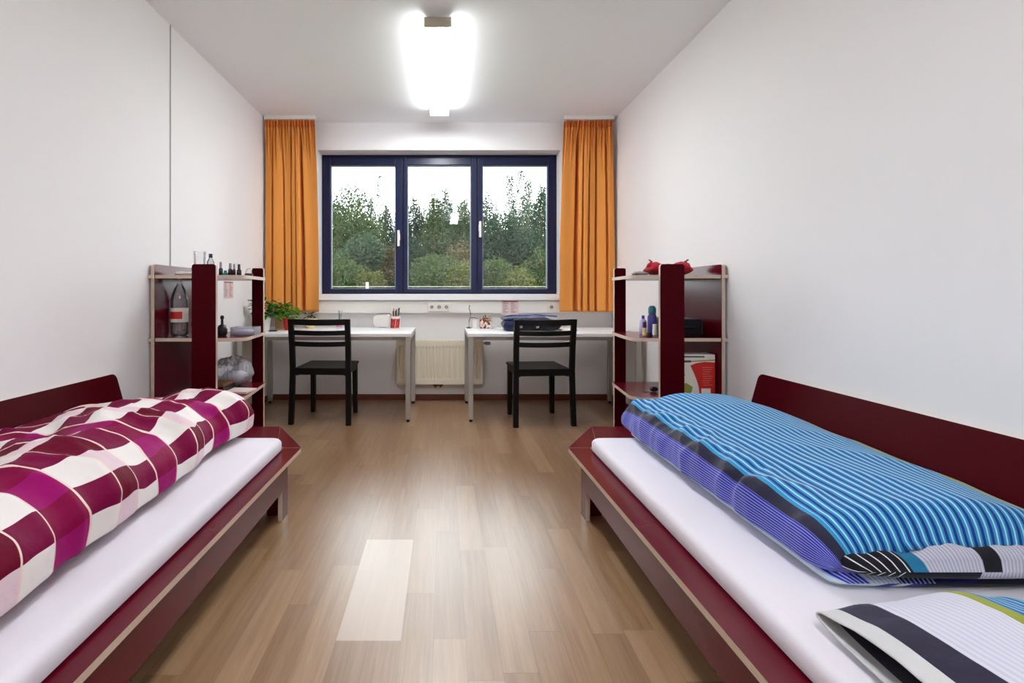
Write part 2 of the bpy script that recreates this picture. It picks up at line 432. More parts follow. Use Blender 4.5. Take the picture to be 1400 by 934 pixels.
def slab(axis, s0, s1, b0, b1, zc, htop, hbot, zbase, p=3.2, r0=0.08, r1=0.08, n=90, m=120, disp=None, shear=None, open_start=False, endp=2.0, edgepull=0.1):
    """soft padded sheet. axis: sweep direction 'x' or 'y'; b0..b1: width; returns bmesh with UV = (sweep distance, girth from the b0 base)"""
    bm = bmesh.new(); uvl = bm.loops.layers.uv.new('UVMap')
    rows = []; U = None; grid = []
    for j in range(n+1):
        q = j/n
        q = 0.5-0.5*math.cos(PI*q)*(0.25+0.75*1) if False else q
        s = s0+(s1-s0)*q
        d0 = min((s-s0)/r0, 1) if r0 > 0 else 1; d1 = min((s1-s)/r1, 1) if r1 > 0 else 1
        e = 1.0
        if not open_start: e *= (max(0, 1-(1-d0)**endp))**(1/endp)
        e *= (max(0, 1-(1-d1)**endp))**(1/endp)
        bb0 = b0(s) if callable(b0) else b0; bb1 = b1(s) if callable(b1) else b1
        bm_, bw = (bb0+bb1)/2, (bb1-bb0)/2*(1-edgepull+edgepull*e)
        ring = []
        for k in range(m):
            a = -PI/2-2*PI*k/m
            c, sn = math.cos(a), math.sin(a)
            b = bm_+bw*math.copysign(abs(c)**(2/p), c)
            ht = htop(b, s) if callable(htop) else htop
            hb = hbot(b, s) if callable(hbot) else hbot
            zz = (ht if sn > 0 else hb)*math.copysign(abs(sn)**(2/p), sn)*e
            z = zc+zz
            if disp is not None:
                amt = disp(b, s)*e
                w = max(0.0, min(1.0, (sn+0.55)/0.8))
                b += c*abs(c)*amt*w*0.8; z += max(sn, 0.0)**0.5*amt*w
            zb = zbase(b, s) if callable(zbase) else zbase
            z = max(z, zb)
            if shear is not None: b += shear(b, z)
            ring.append((b, z))
        rows.append((s, ring))
    mid = rows[n//2][1]
    arc = [0.0]
    for k in range(1, m+1):
        a, b = mid[k-1], mid[k % m]; arc.append(arc[-1]+math.hypot(b[0]-a[0], b[1]-a[1]))
    zb0 = min(pt[1] for pt in mid)
    kk = next(k for k in range(m) if mid[k][1] > zb0+0.004)
    base = arc[kk]
    for s, ring in rows:
        grid.append([bm.verts.new((b, s, z) if axis == 'y' else (s, b, z)) for b, z in ring])
    for j in range(n):
        for k in range(m):
            k2 = (k+1) % m
            f = bm.faces.new((grid[j][k], grid[j][k2], grid[j+1][k2], grid[j+1][k]))
            for lp, (jj, ka) in zip(f.loops, ((j, k), (j, k+1), (j+1, k+1), (j+1, k))):
                lp[uvl].uv = (rows[jj][0]-s0, arc[ka]-base)
    def cap(j, flip):
        vs = grid[j]
        try:
            f = bm.faces.new(vs if not flip else list(reversed(vs)))
            for lp in f.loops: lp[uvl].uv = (rows[j][0]-s0, 0.3)
        except ValueError: pass
    cap(n, False)
    if not open_start: cap(0, True)
    bmesh.ops.recalc_face_normals(bm, faces=bm.faces)
    return bm, grid, rows

# ------------------------------------------------------------------ room shell
XL, XR, YB, YF, ZC = -1.715, 1.655, 4.465, -1.75, 2.729
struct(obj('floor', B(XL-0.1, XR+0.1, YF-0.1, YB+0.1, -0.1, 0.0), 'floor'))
struct(obj('ceiling', B(XL-0.1, XR+0.1, YF-0.1, YB+0.1, ZC, ZC+0.1), 'ceil'))
struct(obj('wall_left', B(XL-0.1, XL, YF-0.1, YB+0.1, 0, ZC), 'wall'))
struct(obj('wall_right', B(XR, XR+0.1, YF-0.1, YB+0.1, 0, ZC), 'wall'))
struct(obj('wall_front', B(XL, XR, YF-0.1, YF, 0, ZC), 'wall'))
WX0, WX1, WZ0, WZ1 = -1.237, 1.155, 1.04, 2.457
bm = bmesh.new()
box(bm, XL, WX0, YB, YB+0.24, 0, ZC); box(bm, WX1, XR, YB, YB+0.24, 0, ZC)
box(bm, WX0, WX1, YB, YB+0.24, 0, WZ0-0.02); box(bm, WX0, WX1, YB, YB+0.24, WZ1, ZC)
struct(obj('wall_back', bm, 'wall'))
struct(obj('baseboard_back', B(XL, XR, YB-0.014, YB, 0, 0.055, bev=0.003), 'base'))
struct(obj('baseboard_left', B(XL, XL+0.008, YF, YB-0.014, 0, 0.055, bev=0.002), 'base'))
struct(obj('baseboard_right', B(XR-0.008, XR, YF, YB-0.014, 0, 0.055, bev=0.002), 'base'))
struct(obj('trim_1', B(XL, XL+0.004, 2.842, 2.852, 1.0, ZC, bev=0.001), plain('joint_strip', srgb(168, 164, 160), 0.6)))
# window sill board and the cable duct under it
struct(obj('trim_2', B(WX0, WX1, 4.405, YB+0.16, 0.978, 1.04, bev=0.004), 'white'))
bm = B(XL+0.002, XR-0.002, 4.425, YB, 0.852, 0.972, bev=0.004)
struct(obj('trim_3', bm, 'plastic_white'))

# window_1: outer frame, three casements with panes and handles
win = bpy.data.objects.new('window_1', None); win.location = (0, 4.62, 1.04); link(win); struct(win); OFF['window_1'] = Vector((0, 4.62, 1.04))
def ring(bm, x0, x1, z0, z1, ix0, ix1, iz0, iz1, y0, y1, bev=0.004):
    box(bm, x0, ix0, y0, y1, z0, z1, bev); box(bm, ix1, x1, y0, y1, z0, z1, bev)
    box(bm, ix0-0.001, ix1+0.001, y0+0.0004, y1, z0, iz0, bev); box(bm, ix0-0.001, ix1+0.001, y0+0.0004, y1, iz1, z1, bev)
bm = bmesh.new()
ring(bm, WX0, WX1, WZ0, WZ1, WX0+0.045, WX1-0.045, WZ0+0.02, WZ1-0.045, 4.62, 4.69)
box(bm, -0.425, -0.385, 4.622, 4.69, WZ0+0.02, WZ1-0.045, 0.003); box(bm, 0.325, 0.365, 4.622, 4.69, WZ0+0.02, WZ1-0.045, 0.003)
obj('frame', bm, 'frame', win)
GZ0, GZ1 = 1.09, 2.348
for i, (a, b, ga, gb) in enumerate(((-1.205, -0.409, -1.144, -0.484), (-0.403, 0.343, -0.365, 0.283), (0.349, 1.122, 0.398, 1.062))):
    bm = bmesh.new(); ring(bm, a, b, WZ0+0.012, WZ1-0.035, ga, gb, GZ0, GZ1, 4.598, 4.66, 0.005)
    sash = obj('casement', bm, 'frame', win)
    bm = bmesh.new(); ring(bm, ga, gb, GZ0, GZ1, ga+0.008, gb-0.008, GZ0+0.008, GZ1-0.008, 4.612, 4.655, 0.001)
    obj('glazing_bead', bm, plain('bead_grey', srgb(120, 134, 150), 0.4), sash)
    obj('glass', B(ga-0.004, gb+0.004, 4.634, 4.638, GZ0-0.004, GZ1+0.004), 'glass', sash)
    if i in (0, 2):
        hx = -0.45 if i == 0 else 0.372; hz = 1.62 if i == 0 else 1.71
        bm = bmesh.new(); box(bm, hx-0.014, hx+0.014, 4.590, 4.598, hz-0.035, hz+0.035, 0.003)
        box(bm, hx-0.009, hx+0.009, 4.565, 4.590, hz-0.012, hz+0.012, 0.003)
        box(bm, hx-0.012, hx+0.012, 4.553, 4.570, hz-0.10, hz+0.062, 0.005)
        obj('handle', bm, 'plastic_white', sash, label='white window handle')

# ------------------------------------------------------------------ ceiling lamps
def make_lamp(name, x, y0, y1, label):
    t = thing(name, label, 'lamp', (x, (y0+y1)/2, ZC), 'white box lamps on the ceiling', world=True)
    w = 0.0815; zb, zt = 2.655, 2.713
    obj('housing', B(x-w+0.004, x+w-0.004, y0+0.012, y1-0.012, zt-0.006, zt, bev=0.002), 'plastic_white', t)
    for yy in (y0+0.3, (y0+y1)/2, y1-0.3): obj('mount', B(x-0.03, x+0.03, yy-0.03, yy+0.03, zt, ZC), 'plastic_white', t)
    df = obj('diffuser', B(x-w, x+w, y0+0.012, y1-0.012, zb, zt-0.006, bev=0.004), ['lamp_on', 'lamp_side'], t)
    for p in df.data.polygons: p.material_index = 0 if p.normal.z < -0.5 else 1
    obj('end_cap', B(x-w-0.001, x+w+0.001, y0, y0+0.012, zb-0.001, zt, bev=0.002), 'lamp_cap', t)
    obj('end_cap', B(x-w-0.001, x+w+0.001, y1-0.012, y1, zb-0.001, zt, bev=0.002), 'lamp_cap', t)
make_lamp('ceiling_lamp', -0.033, 2.736, 4.12, 'long white glowing box lamp under the ceiling in front of the window')
make_lamp('ceiling_lamp', 0.24, -1.2, 0.2, 'second box lamp, mirrored as a small pale patch in the middle window pane')

# ------------------------------------------------------------------ curtains
def make_curtain(s, x_in_t, x_out_t, x_in_b, x_out_b, label, seed):
    yc = 4.30; zt, zb = 2.685, 0.87
    t = thing('curtain', label, 'curtain', ((x_in_b+x_out_b)/2, yc, zb), world=True)
    rnd = random.Random(seed)
    ph = [rnd.uniform(0, 6.28) for _ in range(6)]
    nu, nv = 320, 60
    CR = [(0.30, 0.11, 0.040), (0.415, 0.080, 0.016), (0.525, 0.085, 0.018), (0.665, 0.085, 0.020), (0.86, 0.085, 0.024)]
    CR = [(c_+rnd.uniform(-.012, .012), d_, w_) for c_, d_, w_ in CR]
    def pt(u, v):   # v 0 top .. 1 bottom
        k = min(1, v*1.4)**0.7
        xi = x_in_t+(x_in_b-x_in_t)*k; xo = x_out_t+(x_out_b-x_out_t)*k
        g = max(0.0, min(1.0, (0.16-v)/0.13)); a = 1-g
        y = yc-0.012*math.cos(2*PI*2.3*u+ph[0])*a
        x = xi+(xo-xi)*u
        for i, (c_, d_, w_) in enumerate(CR):
            cc = c_+0.012*math.sin(3.1*v+ph[i % 6])*(1-v)
            q = (u-cc)/(w_*(0.75+0.5*v))
            dep = d_ if i != 4 else d_*max(0.15, 1-v*0.5)
            y += dep*math.exp(-q**4)*a
            x -= (xo-xi)*w_*(0.75+0.5*v)*0.28*a*math.copysign(1, q)*math.exp(-((abs(q)-1.25)/0.35)**2)
        gg = max(0.0, min(1.0, (0.22+0.06*math.sin(40*u+ph[3])-v)/0.16)); y += gg*(0.017*math.sin(2*PI*17*u+ph[1])+0.008*math.sin(2*PI*9.3*u+ph[2]))
        
        z = zt+(zb-zt)*v
        return (x, y, z)
    def s_edge(u): return 0
    def sheet(v0, v1, n):
        bm = bmesh.new()
        g = [[bm.verts.new(pt(i/nu, v0+(v1-v0)*j/n)) for i in range(nu+1)] for j in range(n+1)]
        for j in range(n):
            for i in range(nu): bm.faces.new((g[j][i], g[j+1][i], g[j+1][i+1], g[j][i+1]))
        return bm
    a = obj('heading', sheet(0, 0.035, 6), 'heading', t, smooth=True)
    b = obj('fabric', sheet(0.035, 1, nv), 'curtain', t, smooth=True)
    for o in (a, b):
        md = o.modifiers.new('thick', 'SOLIDIFY'); md.thickness = 0.003
make_curtain(-1, -1.215, -1.683, -1.176, -1.690, 'orange pleated curtain to the left of the dark blue window', 1)
make_curtain(1, 1.150, 1.600, 1.100, 1.628, 'orange pleated curtain to the right of the dark blue window', 2)
for x0, x1, lb in ((-1.695, -1.21, 'white curtain rail above the left orange curtain'), (1.145, 1.612, 'white curtain rail above the right orange curtain')):
    bm = bmesh.new(); box(bm, x0, x1, 4.285, 4.315, 2.692, ZC, 0.003)
    o = obj('curtain_rail', bm, 'plastic_white'); tag(o, lb, 'curtain rail', 'curtain rails'); origin_to_base(o)

# ------------------------------------------------------------------ radiator
rad = thing('radiator', 'cream ribbed panel radiator on the wall under the window', 'radiator', (-0.03, 4.40, 0.17), world=True)
bm = bmesh.new()
x0, x1, z0, z1, yf = -0.452, 0.385, 0.172, 0.588, 4.352
prof = []
nr = 25; wv = (x1-x0-0.03)/nr
pts = [(x0, yf)]
for k in range(nr):
    c = x0+0.015+wv*k
    pts += [(c, yf), (c+wv*0.28, yf+0.0), (c+wv*0.40, yf+0.009), (c+wv*0.60, yf+0.009), (c+wv*0.72, yf)]
pts += [(x1-0.015, yf), (x1, yf)]
za, zb_ = z0+0.045, z1-0.05
cols = []
for (px_, py_) in pts:
    cols.append([bm.verts.new((px_, yf, z0)), bm.verts.new((px_, yf, za)), bm.verts.new((px_, py_, za+0.015)), bm.verts.new((px_, py_, zb_-0.015)), bm.verts.new((px_, yf, zb_)), bm.verts.new((px_, yf, z1)), bm.verts.new((px_, yf+0.02, z1)), bm.verts.new((px_, yf+0.02, z0))])
for a, b in zip(cols, cols[1:]):
    if (a[0].co-b[0].co).length < 1e-6: continue
    for k in range(8): bm.faces.new((a[k], b[k], b[(k+1) % 8], a[(k+1) % 8]))
bmesh.ops.remove_doubles(bm, verts=bm.verts, dist=1e-6); bmesh.ops.recalc_face_normals(bm, faces=bm.faces)
obj('front_panel', bm, 'radiator', rad)
for xa in (x0, x1-0.004): obj('side_panel', B(xa, xa+0.004, yf, yf+0.075, z0+0.004, z1), 'radiator', rad)
bm = bmesh.new()
box(bm, x0, x1, yf+0.004, yf+0.012, z1, z1+0.006); box(bm, x0, x1, yf+0.066, yf+0.074, z1, z1+0.006)
for k in range(28): 
    xx = x0+0.02+k*(x1-x0-0.05)/27; box(bm, xx, xx+0.012, yf+0.012, yf+0.066, z1, z1+0.005)
obj('top_grille', bm, 'radiator', rad)
obj('back_panel', B(x0+0.01, x1-0.01, yf+0.055, yf+0.072, z0+0.01, z1-0.02, bev=0.003), 'radiator', rad)
for hx in (-0.36, 0.30): obj('wall_bracket', B(hx-0.02, hx+0.02, yf+0.07, YB, z0+0.06, z1-0.08), 'radiator', rad)
bm = bmesh.new(); tube(bm, [(x1, 4.39, 0.565), (x1+0.03, 4.39, 0.565)], 0.009)
tube(bm, [(x1+0.022, 4.385, 0.565), (x1+0.062, 4.37, 0.565)], 0.018, 14); tube(bm, [(x1+0.062, 4.37, 0.565), (x1+0.07, 4.367, 0.565)], 0.013, 14)
obj('thermostat_valve', bm, 'grey', rad, smooth=40, label='grey thermostat knob at the right end')
bm = bmesh.new()
for hx in (-0.075, -0.025): tube(bm, [(hx, 4.40, 0.19), (hx, 4.40, 0.15), (hx, 4.42, 0.135), (hx, 4.465, 0.135)], 0.009)
box(bm, -0.10, 0.0, 4.385, 4.412, 0.15, 0.172, 0.004)
obj('pipe', bm, 'brown', rad)

# ------------------------------------------------------------------ desks
def make_desk(x0, x1, label):
    cx = (x0+x1)/2; y0, y1 = 3.665, 4.345; zt = 0.72
    t = thing('desk', label, 'desk', (cx, (y0+y1)/2, 0), 'white desks under the window', world=True)
    obj('tabletop', B(x0, x1, y0, y1, zt-0.028, zt, bev=0.003), 'white', t)
    lw = 0.04
    for lx in (x0+0.004, x1-0.004-lw):
        for ly in (y0+0.006, y1-0.006-lw):
            lg = obj('leg', B(lx, lx+lw, ly, ly+lw, 0.022, zt-0.028, bev=0.003), 'steel', t)
            obj('foot', cyl(0.014, 0.0, 0.022, (lx+lw/2, ly+lw/2, 0), 12), 'black', lg)
    bm = bmesh.new()
    box(bm, x0+0.044, x1-0.044, y0+0.05, y0+0.075, zt-0.06, zt-0.028); box(bm, x0+0.044, x1-0.044, y1-0.075, y1-0.05, zt-0.06, zt-0.028)
    box(bm, x0+0.01, x0+0.035, y0+0.046, y1-0.046, zt-0.06, zt-0.028); box(bm, x1-0.035, x1-0.01, y0+0.046, y1-0.046, zt-0.06, zt-0.028)
    obj('apron', bm, 'steel', t)
    inner = x1 if cx < 0 else x0; sg = -1 if cx < 0 else 1
    bx = inner+sg*0.10
    obj('bracket', B(bx-0.055, bx+0.055, y0+0.02, y0+0.046, zt-0.05, zt-0.028, bev=0.002), 'grey', t)
make_desk(-1.672, -0.262, 'white desk with grey legs holding the potted plants')
make_desk(0.200, 1.610, 'white desk with grey legs holding the dark blue bag')

# ------------------------------------------------------------------ chairs
def make_chair(label):
    t = thing('chair', label, 'chair', (0, 0, 0), 'black wooden chairs at the desks')
    lw = 0.044
    for sx in (-1, 1):   # rear posts: leg below, upright above
        bm = bmesh.new()
        zs = [(0, -0.205, 0.232), (0.20, -0.192, 0.229), (0.44, -0.185, 0.225), (0.62, -0.196, 0.226), (0.842, -0.224, 0.228)]
        rows = [[bm.verts.new((sx*xx+ax*0.021*(1 if z > 0.1 else 0.95), yy+ay*0.016, z)) for ax, ay in ((-1, -1), (1, -1), (1, 1), (-1, 1))] for z, yy, xx in zs]
        for a, b in zip(rows, rows[1:]):
            for k in range(4): bm.faces.new((a[k], a[(k+1) % 4], b[(k+1) % 4], b[k]))
        bm.faces.new(list(reversed(rows[0]))); bm.faces.new(rows[-1])
        bmesh.ops.recalc_face_normals(bm, faces=bm.faces)
        bmesh.ops.bevel(bm, geom=[e for e in bm.edges], offset=0.003, segments=1, affect='EDGES')
        obj('leg', bm, 'black_wood', t)
    for sx in (-1, 1):
        bm = bmesh.new(); bar(bm, (sx*0.188, 0.19, 0), (sx*0.185, 0.185, 0.43), 0.036, 0.036, 0.042, 0.042)
        obj('leg', bm, 'black_wood', t)
    # seat board, slightly dished
    bm = bmesh.new(); n = 12
    pr = [(-0.204, -0.20), (0.204, -0.20), (0.212, 0.215), (-0.212, 0.215)]
    top = []
    for j in range(n+1):
        row = []
        for i in range(n+1):
            u, v = i/n, j/n
            hw = 0.204+0.008*v; x = -hw+2*hw*u; y = -0.20+0.415*v
            dz = -0.008*(1-(2*u-1)**2)*(1-(2*v-1)**2)
            row.append((bm.verts.new((x, y, 0.45+dz)), bm.verts.new((x, y, 0.43))))
        top.append(row)
    for j in range(n):
        for i in range(n):
            bm.faces.new((top[j][i][0], top[j][i+1][0], top[j+1][i+1][0], top[j+1][i][0]))
            bm.faces.new((top[j][i][1], top[j+1][i][1], top[j+1][i+1][1], top[j][i+1][1]))
    for i in range(n):
        for (j, a, b) in ((0, i, i+1), (n, i+1, i)):
            bm.faces.new((top[j][a][0], top[j][a][1], top[j][b][1], top[j][b][0]))
        for (ii, a, b) in ((n, i, i+1), (0, i+1, i)):
            bm.faces.new((top[a][ii][0], top[a][ii][1], top[b][ii][1], top[b][ii][0]))
    bmesh.ops.recalc_face_normals(bm, faces=bm.faces)
    obj('seat', bm, 'black_wood', t)
    bm = bmesh.new(); box(bm, -0.205, 0.205, -0.196, -0.176, 0.395, 0.43, 0.002); box(bm, -0.165, 0.165, 0.176, 0.196, 0.385, 0.43, 0.002)
    box(bm, -0.206, -0.186, -0.17, 0.165, 0.385, 0.43, 0.002); box(bm, 0.186, 0.206, -0.17, 0.165, 0.385, 0.43, 0.002)
    obj('seat_frame', bm, 'black_wood', t)
    for z0, z1, y in ((0.795, 0.842, -0.221), (0.715, 0.752, -0.209), (0.625, 0.662, -0.199)):
        bm = bmesh.new(); m = 14; rows = []
        for i in range(m+1):
            u = 2*i/m-1; x = u*0.209; yy = y-0.014*(1-u*u); drop = -0.004*(1-u*u)
            rows.append([bm.verts.new((x, yy+dy, z+drop)) for dy, z in ((-0.009, z0), (0.009, z0), (0.009, z1), (-0.009, z1))])
        for a, b in zip(rows, rows[1:]):
            for k in range(4): bm.faces.new((a[k], a[(k+1) % 4], b[(k+1) % 4], b[k]))
        bm.faces.new(rows[0]); bm.faces.new(list(reversed(rows[-1]))); bmesh.ops.recalc_face_normals(bm, faces=bm.faces)
        obj('back_slat', bm, 'black_wood', t)
    return t
def dup(root, loc, rotz, label):
    r = root.copy(); COL.objects.link(r); r.location = loc; r.rotation_euler = (0, 0, rotz); r['label'] = label
    for ch in list(root.children):
        c = ch.copy(); COL.objects.link(c); c.parent = r
        for g in list(ch.children):
            d = g.copy(); COL.objects.link(d); d.parent = c
    return r
ch = make_chair('black wooden slat back chair at the desk with the plants')
ch.location = (-0.97, 3.805, 0); ch.rotation_euler = (0, 0, math.radians(-3))
dup(ch, (0.778, 3.755, 0), math.radians(5), 'black wooden slat back chair at the desk with the dark blue bag')

# ------------------------------------------------------------------ beds
ZP = 0.275
def make_bed(s, xw, x_far, x_near, hb_top, hb_bot, m_in, m_out, name, label):
    """s: side of the room; platform outer edge runs from x_far (far end) to x_near"""
    yF, yC, yN = 2.618, 2.255, 0.05
    t = thing('bed', label, 'bed', (s*1.15, 1.3, 0), world=True)
    X = lambda v: s*v
    wall = xw-0.012; cham = x_far+0.235
    def up(poly, rad=0.0):
        p = rounded([(X(a), b) for a, b in poly], rad)
        return p
    T = 0.02
    mats = ['red', 'ply_edge']
    # boards of the platform, butt joined with fine seams
    g = 0.0012
    yM = 2.235
    bm = board(bmesh.new(), up([(x_near, yN), (m_in+0.01, yN), (m_in+0.01, yC-g), (x_far, yC-g)], [0, 0, 0, 0.0]), T, flat(ZP-T))
    obj('side_rail', bm, mats, t)
    bm = board(bmesh.new(), up([(x_far, yC+g), (m_in+0.01, yC+g), (m_in+0.06, yM+0.07), (cham-g, yF)], [0.012, 0, 0, 0.012]), T, flat(ZP-T))
    obj('corner_board', bm, mats, t)
    bm = board(bmesh.new(), up([(cham+g, yF), (m_in+0.06+2*g, yM+0.07), (m_in+0.06+2*g, yM-0.03), (wall, yM-0.03), (wall, yF)], 0), T, flat(ZP-T))
    obj('end_board', bm, mats, t)
    bm = bmesh.new(); nsl = 17
    for k in range(nsl):
        yy = yN+0.06+k*(yM-0.1-yN)/nsl
        box(bm, min(X(m_in+0.012), X(wall-0.02)), max(X(m_in+0.012), X(wall-0.02)), yy, yy+0.075, ZP-0.035, ZP-0.016)
    obj('slatted_base', bm, 'ply_edge', t)
    # side panel with integral legs: an inverted U of plywood
    px = x_far+0.030
    zt = ZP-T
    prof = [(yN+0.02, 0), (yN+0.10, 0), (yN+0.10, 0.135), (2.075, 0.135), (2.075, 0), (2.145, 0), (2.145, zt), (yN+0.02, zt)]
    bm = board(bmesh.new(), prof, 0.02, sideways(s*px-(0.02 if s < 0 else 0)))
    obj('side_panel', bm, mats, t)
    # cross panels under both ends, and wall side panel
    for yy in (2.125, yN+0.02):
        a, b = sorted((X(px+0.021), X(wall-0.03)))
        bm = board(bmesh.new(), [(a, 0.0), (a+0.07, 0.0), (a+0.07, 0.135), (b-0.07, 0.135), (b-0.07, 0), (b, 0), (b, zt), (a, zt)], 0.02, facing(yy))
        obj('cross_panel', bm, mats, t)
    prof2 = [(yN+0.02, 0), (yN+0.10, 0), (yN+0.10, 0.135), (2.075, 0.135), (2.075, 0), (2.145, 0), (2.145, zt), (yN+0.02, zt)]
    bm = board(bmesh.new(), prof2, 0.018, sideways(X(wall-0.010)-(0.018 if s > 0 else 0)))
    obj('wall_side_panel', bm, mats, t)
    # leaning backrest along the wall
    yh1 = 2.355
    ht = 0.628; tilt = math.atan2(hb_top-hb_bot, ht-ZP); ln = math.hypot(hb_top-hb_bot, ht-ZP)
    outline = rounded([(0.12, 0), (yh1-0.004, 0), (yh1, ln), (0.12, ln)], [0, 0, 0.035, 0.035])
    up_ = Vector((X(hb_top)-X(hb_bot), 0, ht-ZP)).normalized(); nrm = Vector((0, 1, 0)).cross(up_)
    mt = Matrix(((0, up_.x, nrm.x, X(hb_bot)), (1, up_.y, nrm.y, 0), (0, up_.z, nrm.z, ZP), (0, 0, 0, 1)))
    off = Matrix.Translation(nrm*(0.0 if s < 0 else -0.018)) if True else Matrix()
    # thickness goes towards the wall
    if nrm.x*s < 0: off = Matrix.Translation(-nrm*0.018)
    else: off = Matrix()
    bm = board(bmesh.new(), outline, 0.018, off @ mt)
    obj('backrest', bm, ['red_matt', 'ply_edge'], t)
    # mattress: a thing of its own resting on the frame
    a, b = sorted((X(m_in), X(m_out)))
    bm = bmesh.new()
    op = rounded([(a, 0.22), (b, 0.22), (b, 2.232), (a, 2.232)], [0.05]*4, 6)
    levels = [(0.012, 0.0), (0.002, 0.008), (0.0, 0.02), (0.0, 0.040), (0.004, 0.052), (0.012, 0.060), (0.028, 0.0645)]
    cx, cy = (a+b)/2, 1.226
    rings = []
    for ins, dz in levels:
        fx = 1-ins/((b-a)/2); fy = 1-ins/1.006
        rings.append([bm.verts.new((cx+(p[0]-cx)*fx, cy+(p[1]-cy)*fy, ZP+dz)) for p in op])
    for r0, r1 in zip(rings, rings[1:]):
        for k in range(len(op)): bm.faces.new((r0[k], r0[(k+1) % len(op)], r1[(k+1) % len(op)], r1[k]))
    bm.faces.new(list(reversed(rings[0]))); bm.faces.new(rings[-1])
    bmesh.ops.recalc_face_normals(bm, faces=bm.faces)
    o = obj('mattress', bm, 'sheet', smooth=35)
    tag(o, name, 'mattress', 'white sheeted mattresses'); origin_to_base(o)
make_bed(-1, -XL, 0.706, 0.742, 1.700, 1.600, 0.782, 1.590,
         'mattress in a white sheet under the magenta plaid duvet', 'dark red low bed along the left wall under the plaid duvet')
make_bed(1, XR, 0.622, 0.650, 1.640, 1.540, 0.718, 1.530,
         'mattress in a white sheet under the blue striped duvet', 'dark red low bed along the right wall under the blue duvet')
ZM = ZP+0.0645

# plaid duvet on the left bed
def dl(b, s):
    wx = 0.10*noise.noise(Vector((b*4, s*4, 3.3))); wy = 0.10*noise.noise(Vector((b*4, s*4, 8.8)))
    b, s = b+wx, s+wy
    d = 0.030*fbm(b*3.2+1.7, s*2.6, 0.4, 3)
    d += 0.034*ridge(b*1.6+s*1.3, s*3.4-b*1.1, 2.0)
    d += 0.018*ridge(b*4-s*3, s*7+b*3, 5.0)
    d += 0.008*ridge(b*9+s*5, s*8-b*6, 1.0)
    d += 0.012*math.sin(s*15+b*6)*max(0, 1-abs(b+1.0)/0.35)
    return d
def hl(b, s):
    u = (b+1.0)/-0.6
    return 0.140-0.03*max(0, (1.2-s))*0.4+0.012*math.cos(3*u)
bm, g_, r_ = slab('y', 0.30, 2.285, lambda s: -1.60, lambda s: -0.968+0.045*max(0, min(1, (1.9-s)/1.2))+0.012*math.sin(9*s), ZM+0.055, hl, 0.055, ZM+0.0015, p=2.7, r0=0.15, r1=0.13, n=170, m=170, disp=dl,
                  shear=lambda b, z: -max(0, z-ZM)*0.27*max(0, min(1, (-1.15-b)/0.4)))
o = obj('duvet', bm, 'plaid', smooth=True); tag(o, 'puffy magenta and white plaid duvet lying on the left bed', 'duvet'); origin_to_base(o)

# folded striped duvet on the right bed: three layers of one thing
dv = thing('duvet', 'folded blue and turquoise striped duvet on the right bed', 'duvet', (1.25, 1.7, ZM), world=True)
def dr(b, s):
    side = max(0, 1-abs(b-0.93)/0.10)
    d = 0.010*fbm(b*2.5, s*2.2, 7.7, 3)
    d += side*(0.034*ridge(s*4.2+b*5, b*2, 1.3)+0.024*ridge(s*7-b*10, b*3, 4.4)+0.010*ridge(s*15+b*12, b*6, 2.4)-0.022*math.exp(-((s-1.40)/0.03)**2))
    d += 0.006*ridge(b*3+s*2, s*3, 9.0)
    return d
def zb_top(b, s):
    k = max(0, min(1, (1.30-s)/0.12))*max(0, min(1, (b-1.02)/0.08))
    return ZM+0.012+k*0.085
bm, g_, r_ = slab('y', 1.068, 2.310, lambda s: 0.897-0.004*(s-1.1), lambda s: 1.545, ZM+0.052,
                  lambda b, s: 0.118+0.036*max(0, min(1, (s-1.1)/0.9))+0.014*math.sin(max(0, min(1, (b-0.92)/0.62))*PI), 0.045, zb_top, p=2.5, r0=0.07, r1=0.15, n=150, m=220, disp=dr,
                  shear=lambda b, z: max(0, z-ZM)*0.25*max(0, min(1, (b-1.15)/0.4)))
obj('top_layer', bm, 'stripes', dv, smooth=True)
bm, g_, r_ = slab('y', 1.062, 2.24, 0.915, 1.52, ZM+0.022, 0.022, 0.02, ZM+0.0015, p=3.5, r0=0.03, r1=0.05, n=70, m=90,
                  disp=lambda b, s: 0.006*fbm(b*9, s*7, 3.0)+0.006*ridge(s*8, b*8, 1.0))
obj('bottom_layer', bm, 'underside', dv, smooth=True)
bm, g_, r_ = slab('y', 1.040, 1.32, 0.945, 1.53, ZM+0.062, 0.034, 0.030, ZM+0.030, p=2.6, r0=0.035, r1=0.05, n=50, m=140,
                  disp=lambda b, s: 0.012*ridge(b*6, s*4, 2.2)+0.008*fbm(b*14, s*9, 1.0))
obj('inner_fold', bm, 'inner', dv, smooth=True)

# pillow: open envelope end towards the room
pl = thing('pillow', 'lilac pillow with navy, lime and turquoise stripes at the near end of the right bed', 'pillow', (1.15, 0.68, ZM), world=True)
def hp(b, s):
    return (0.024+0.072*math.sin(max(0, min(1, (s-0.74)/0.55))*PI))
bm, g_, r_ = slab('x', 0.775, 1.49, 0.36, lambda s: 0.945, ZM+0.034, hp, lambda b, s: 0.020+0.018*min(1, (s-0.775)/0.15), ZM+0.0015, p=2.5, r1=0.14, n=110, m=110, open_start=True,
                  disp=lambda b, s: 0.010*fbm(b*5, s*5, 3.3)+0.008*ridge(s*4-b*5, b*6+s*3, 8.0))
o = obj('pillowcase', bm, 'pillow', pl, smooth=True)
md = o.modifiers.new('thick', 'SOLIDIFY'); md.thickness = 0.0025; md.offset = -1
bm, g_, r_ = slab('x', 0.87, 1.46, 0.40, 0.92, ZM+0.036, 0.034, 0.034, ZM+0.006, p=2.3, r0=0.05, r1=0.1, n=20, m=50)
obj('pillow_filling', bm, 'sheet', pl, smooth=True)

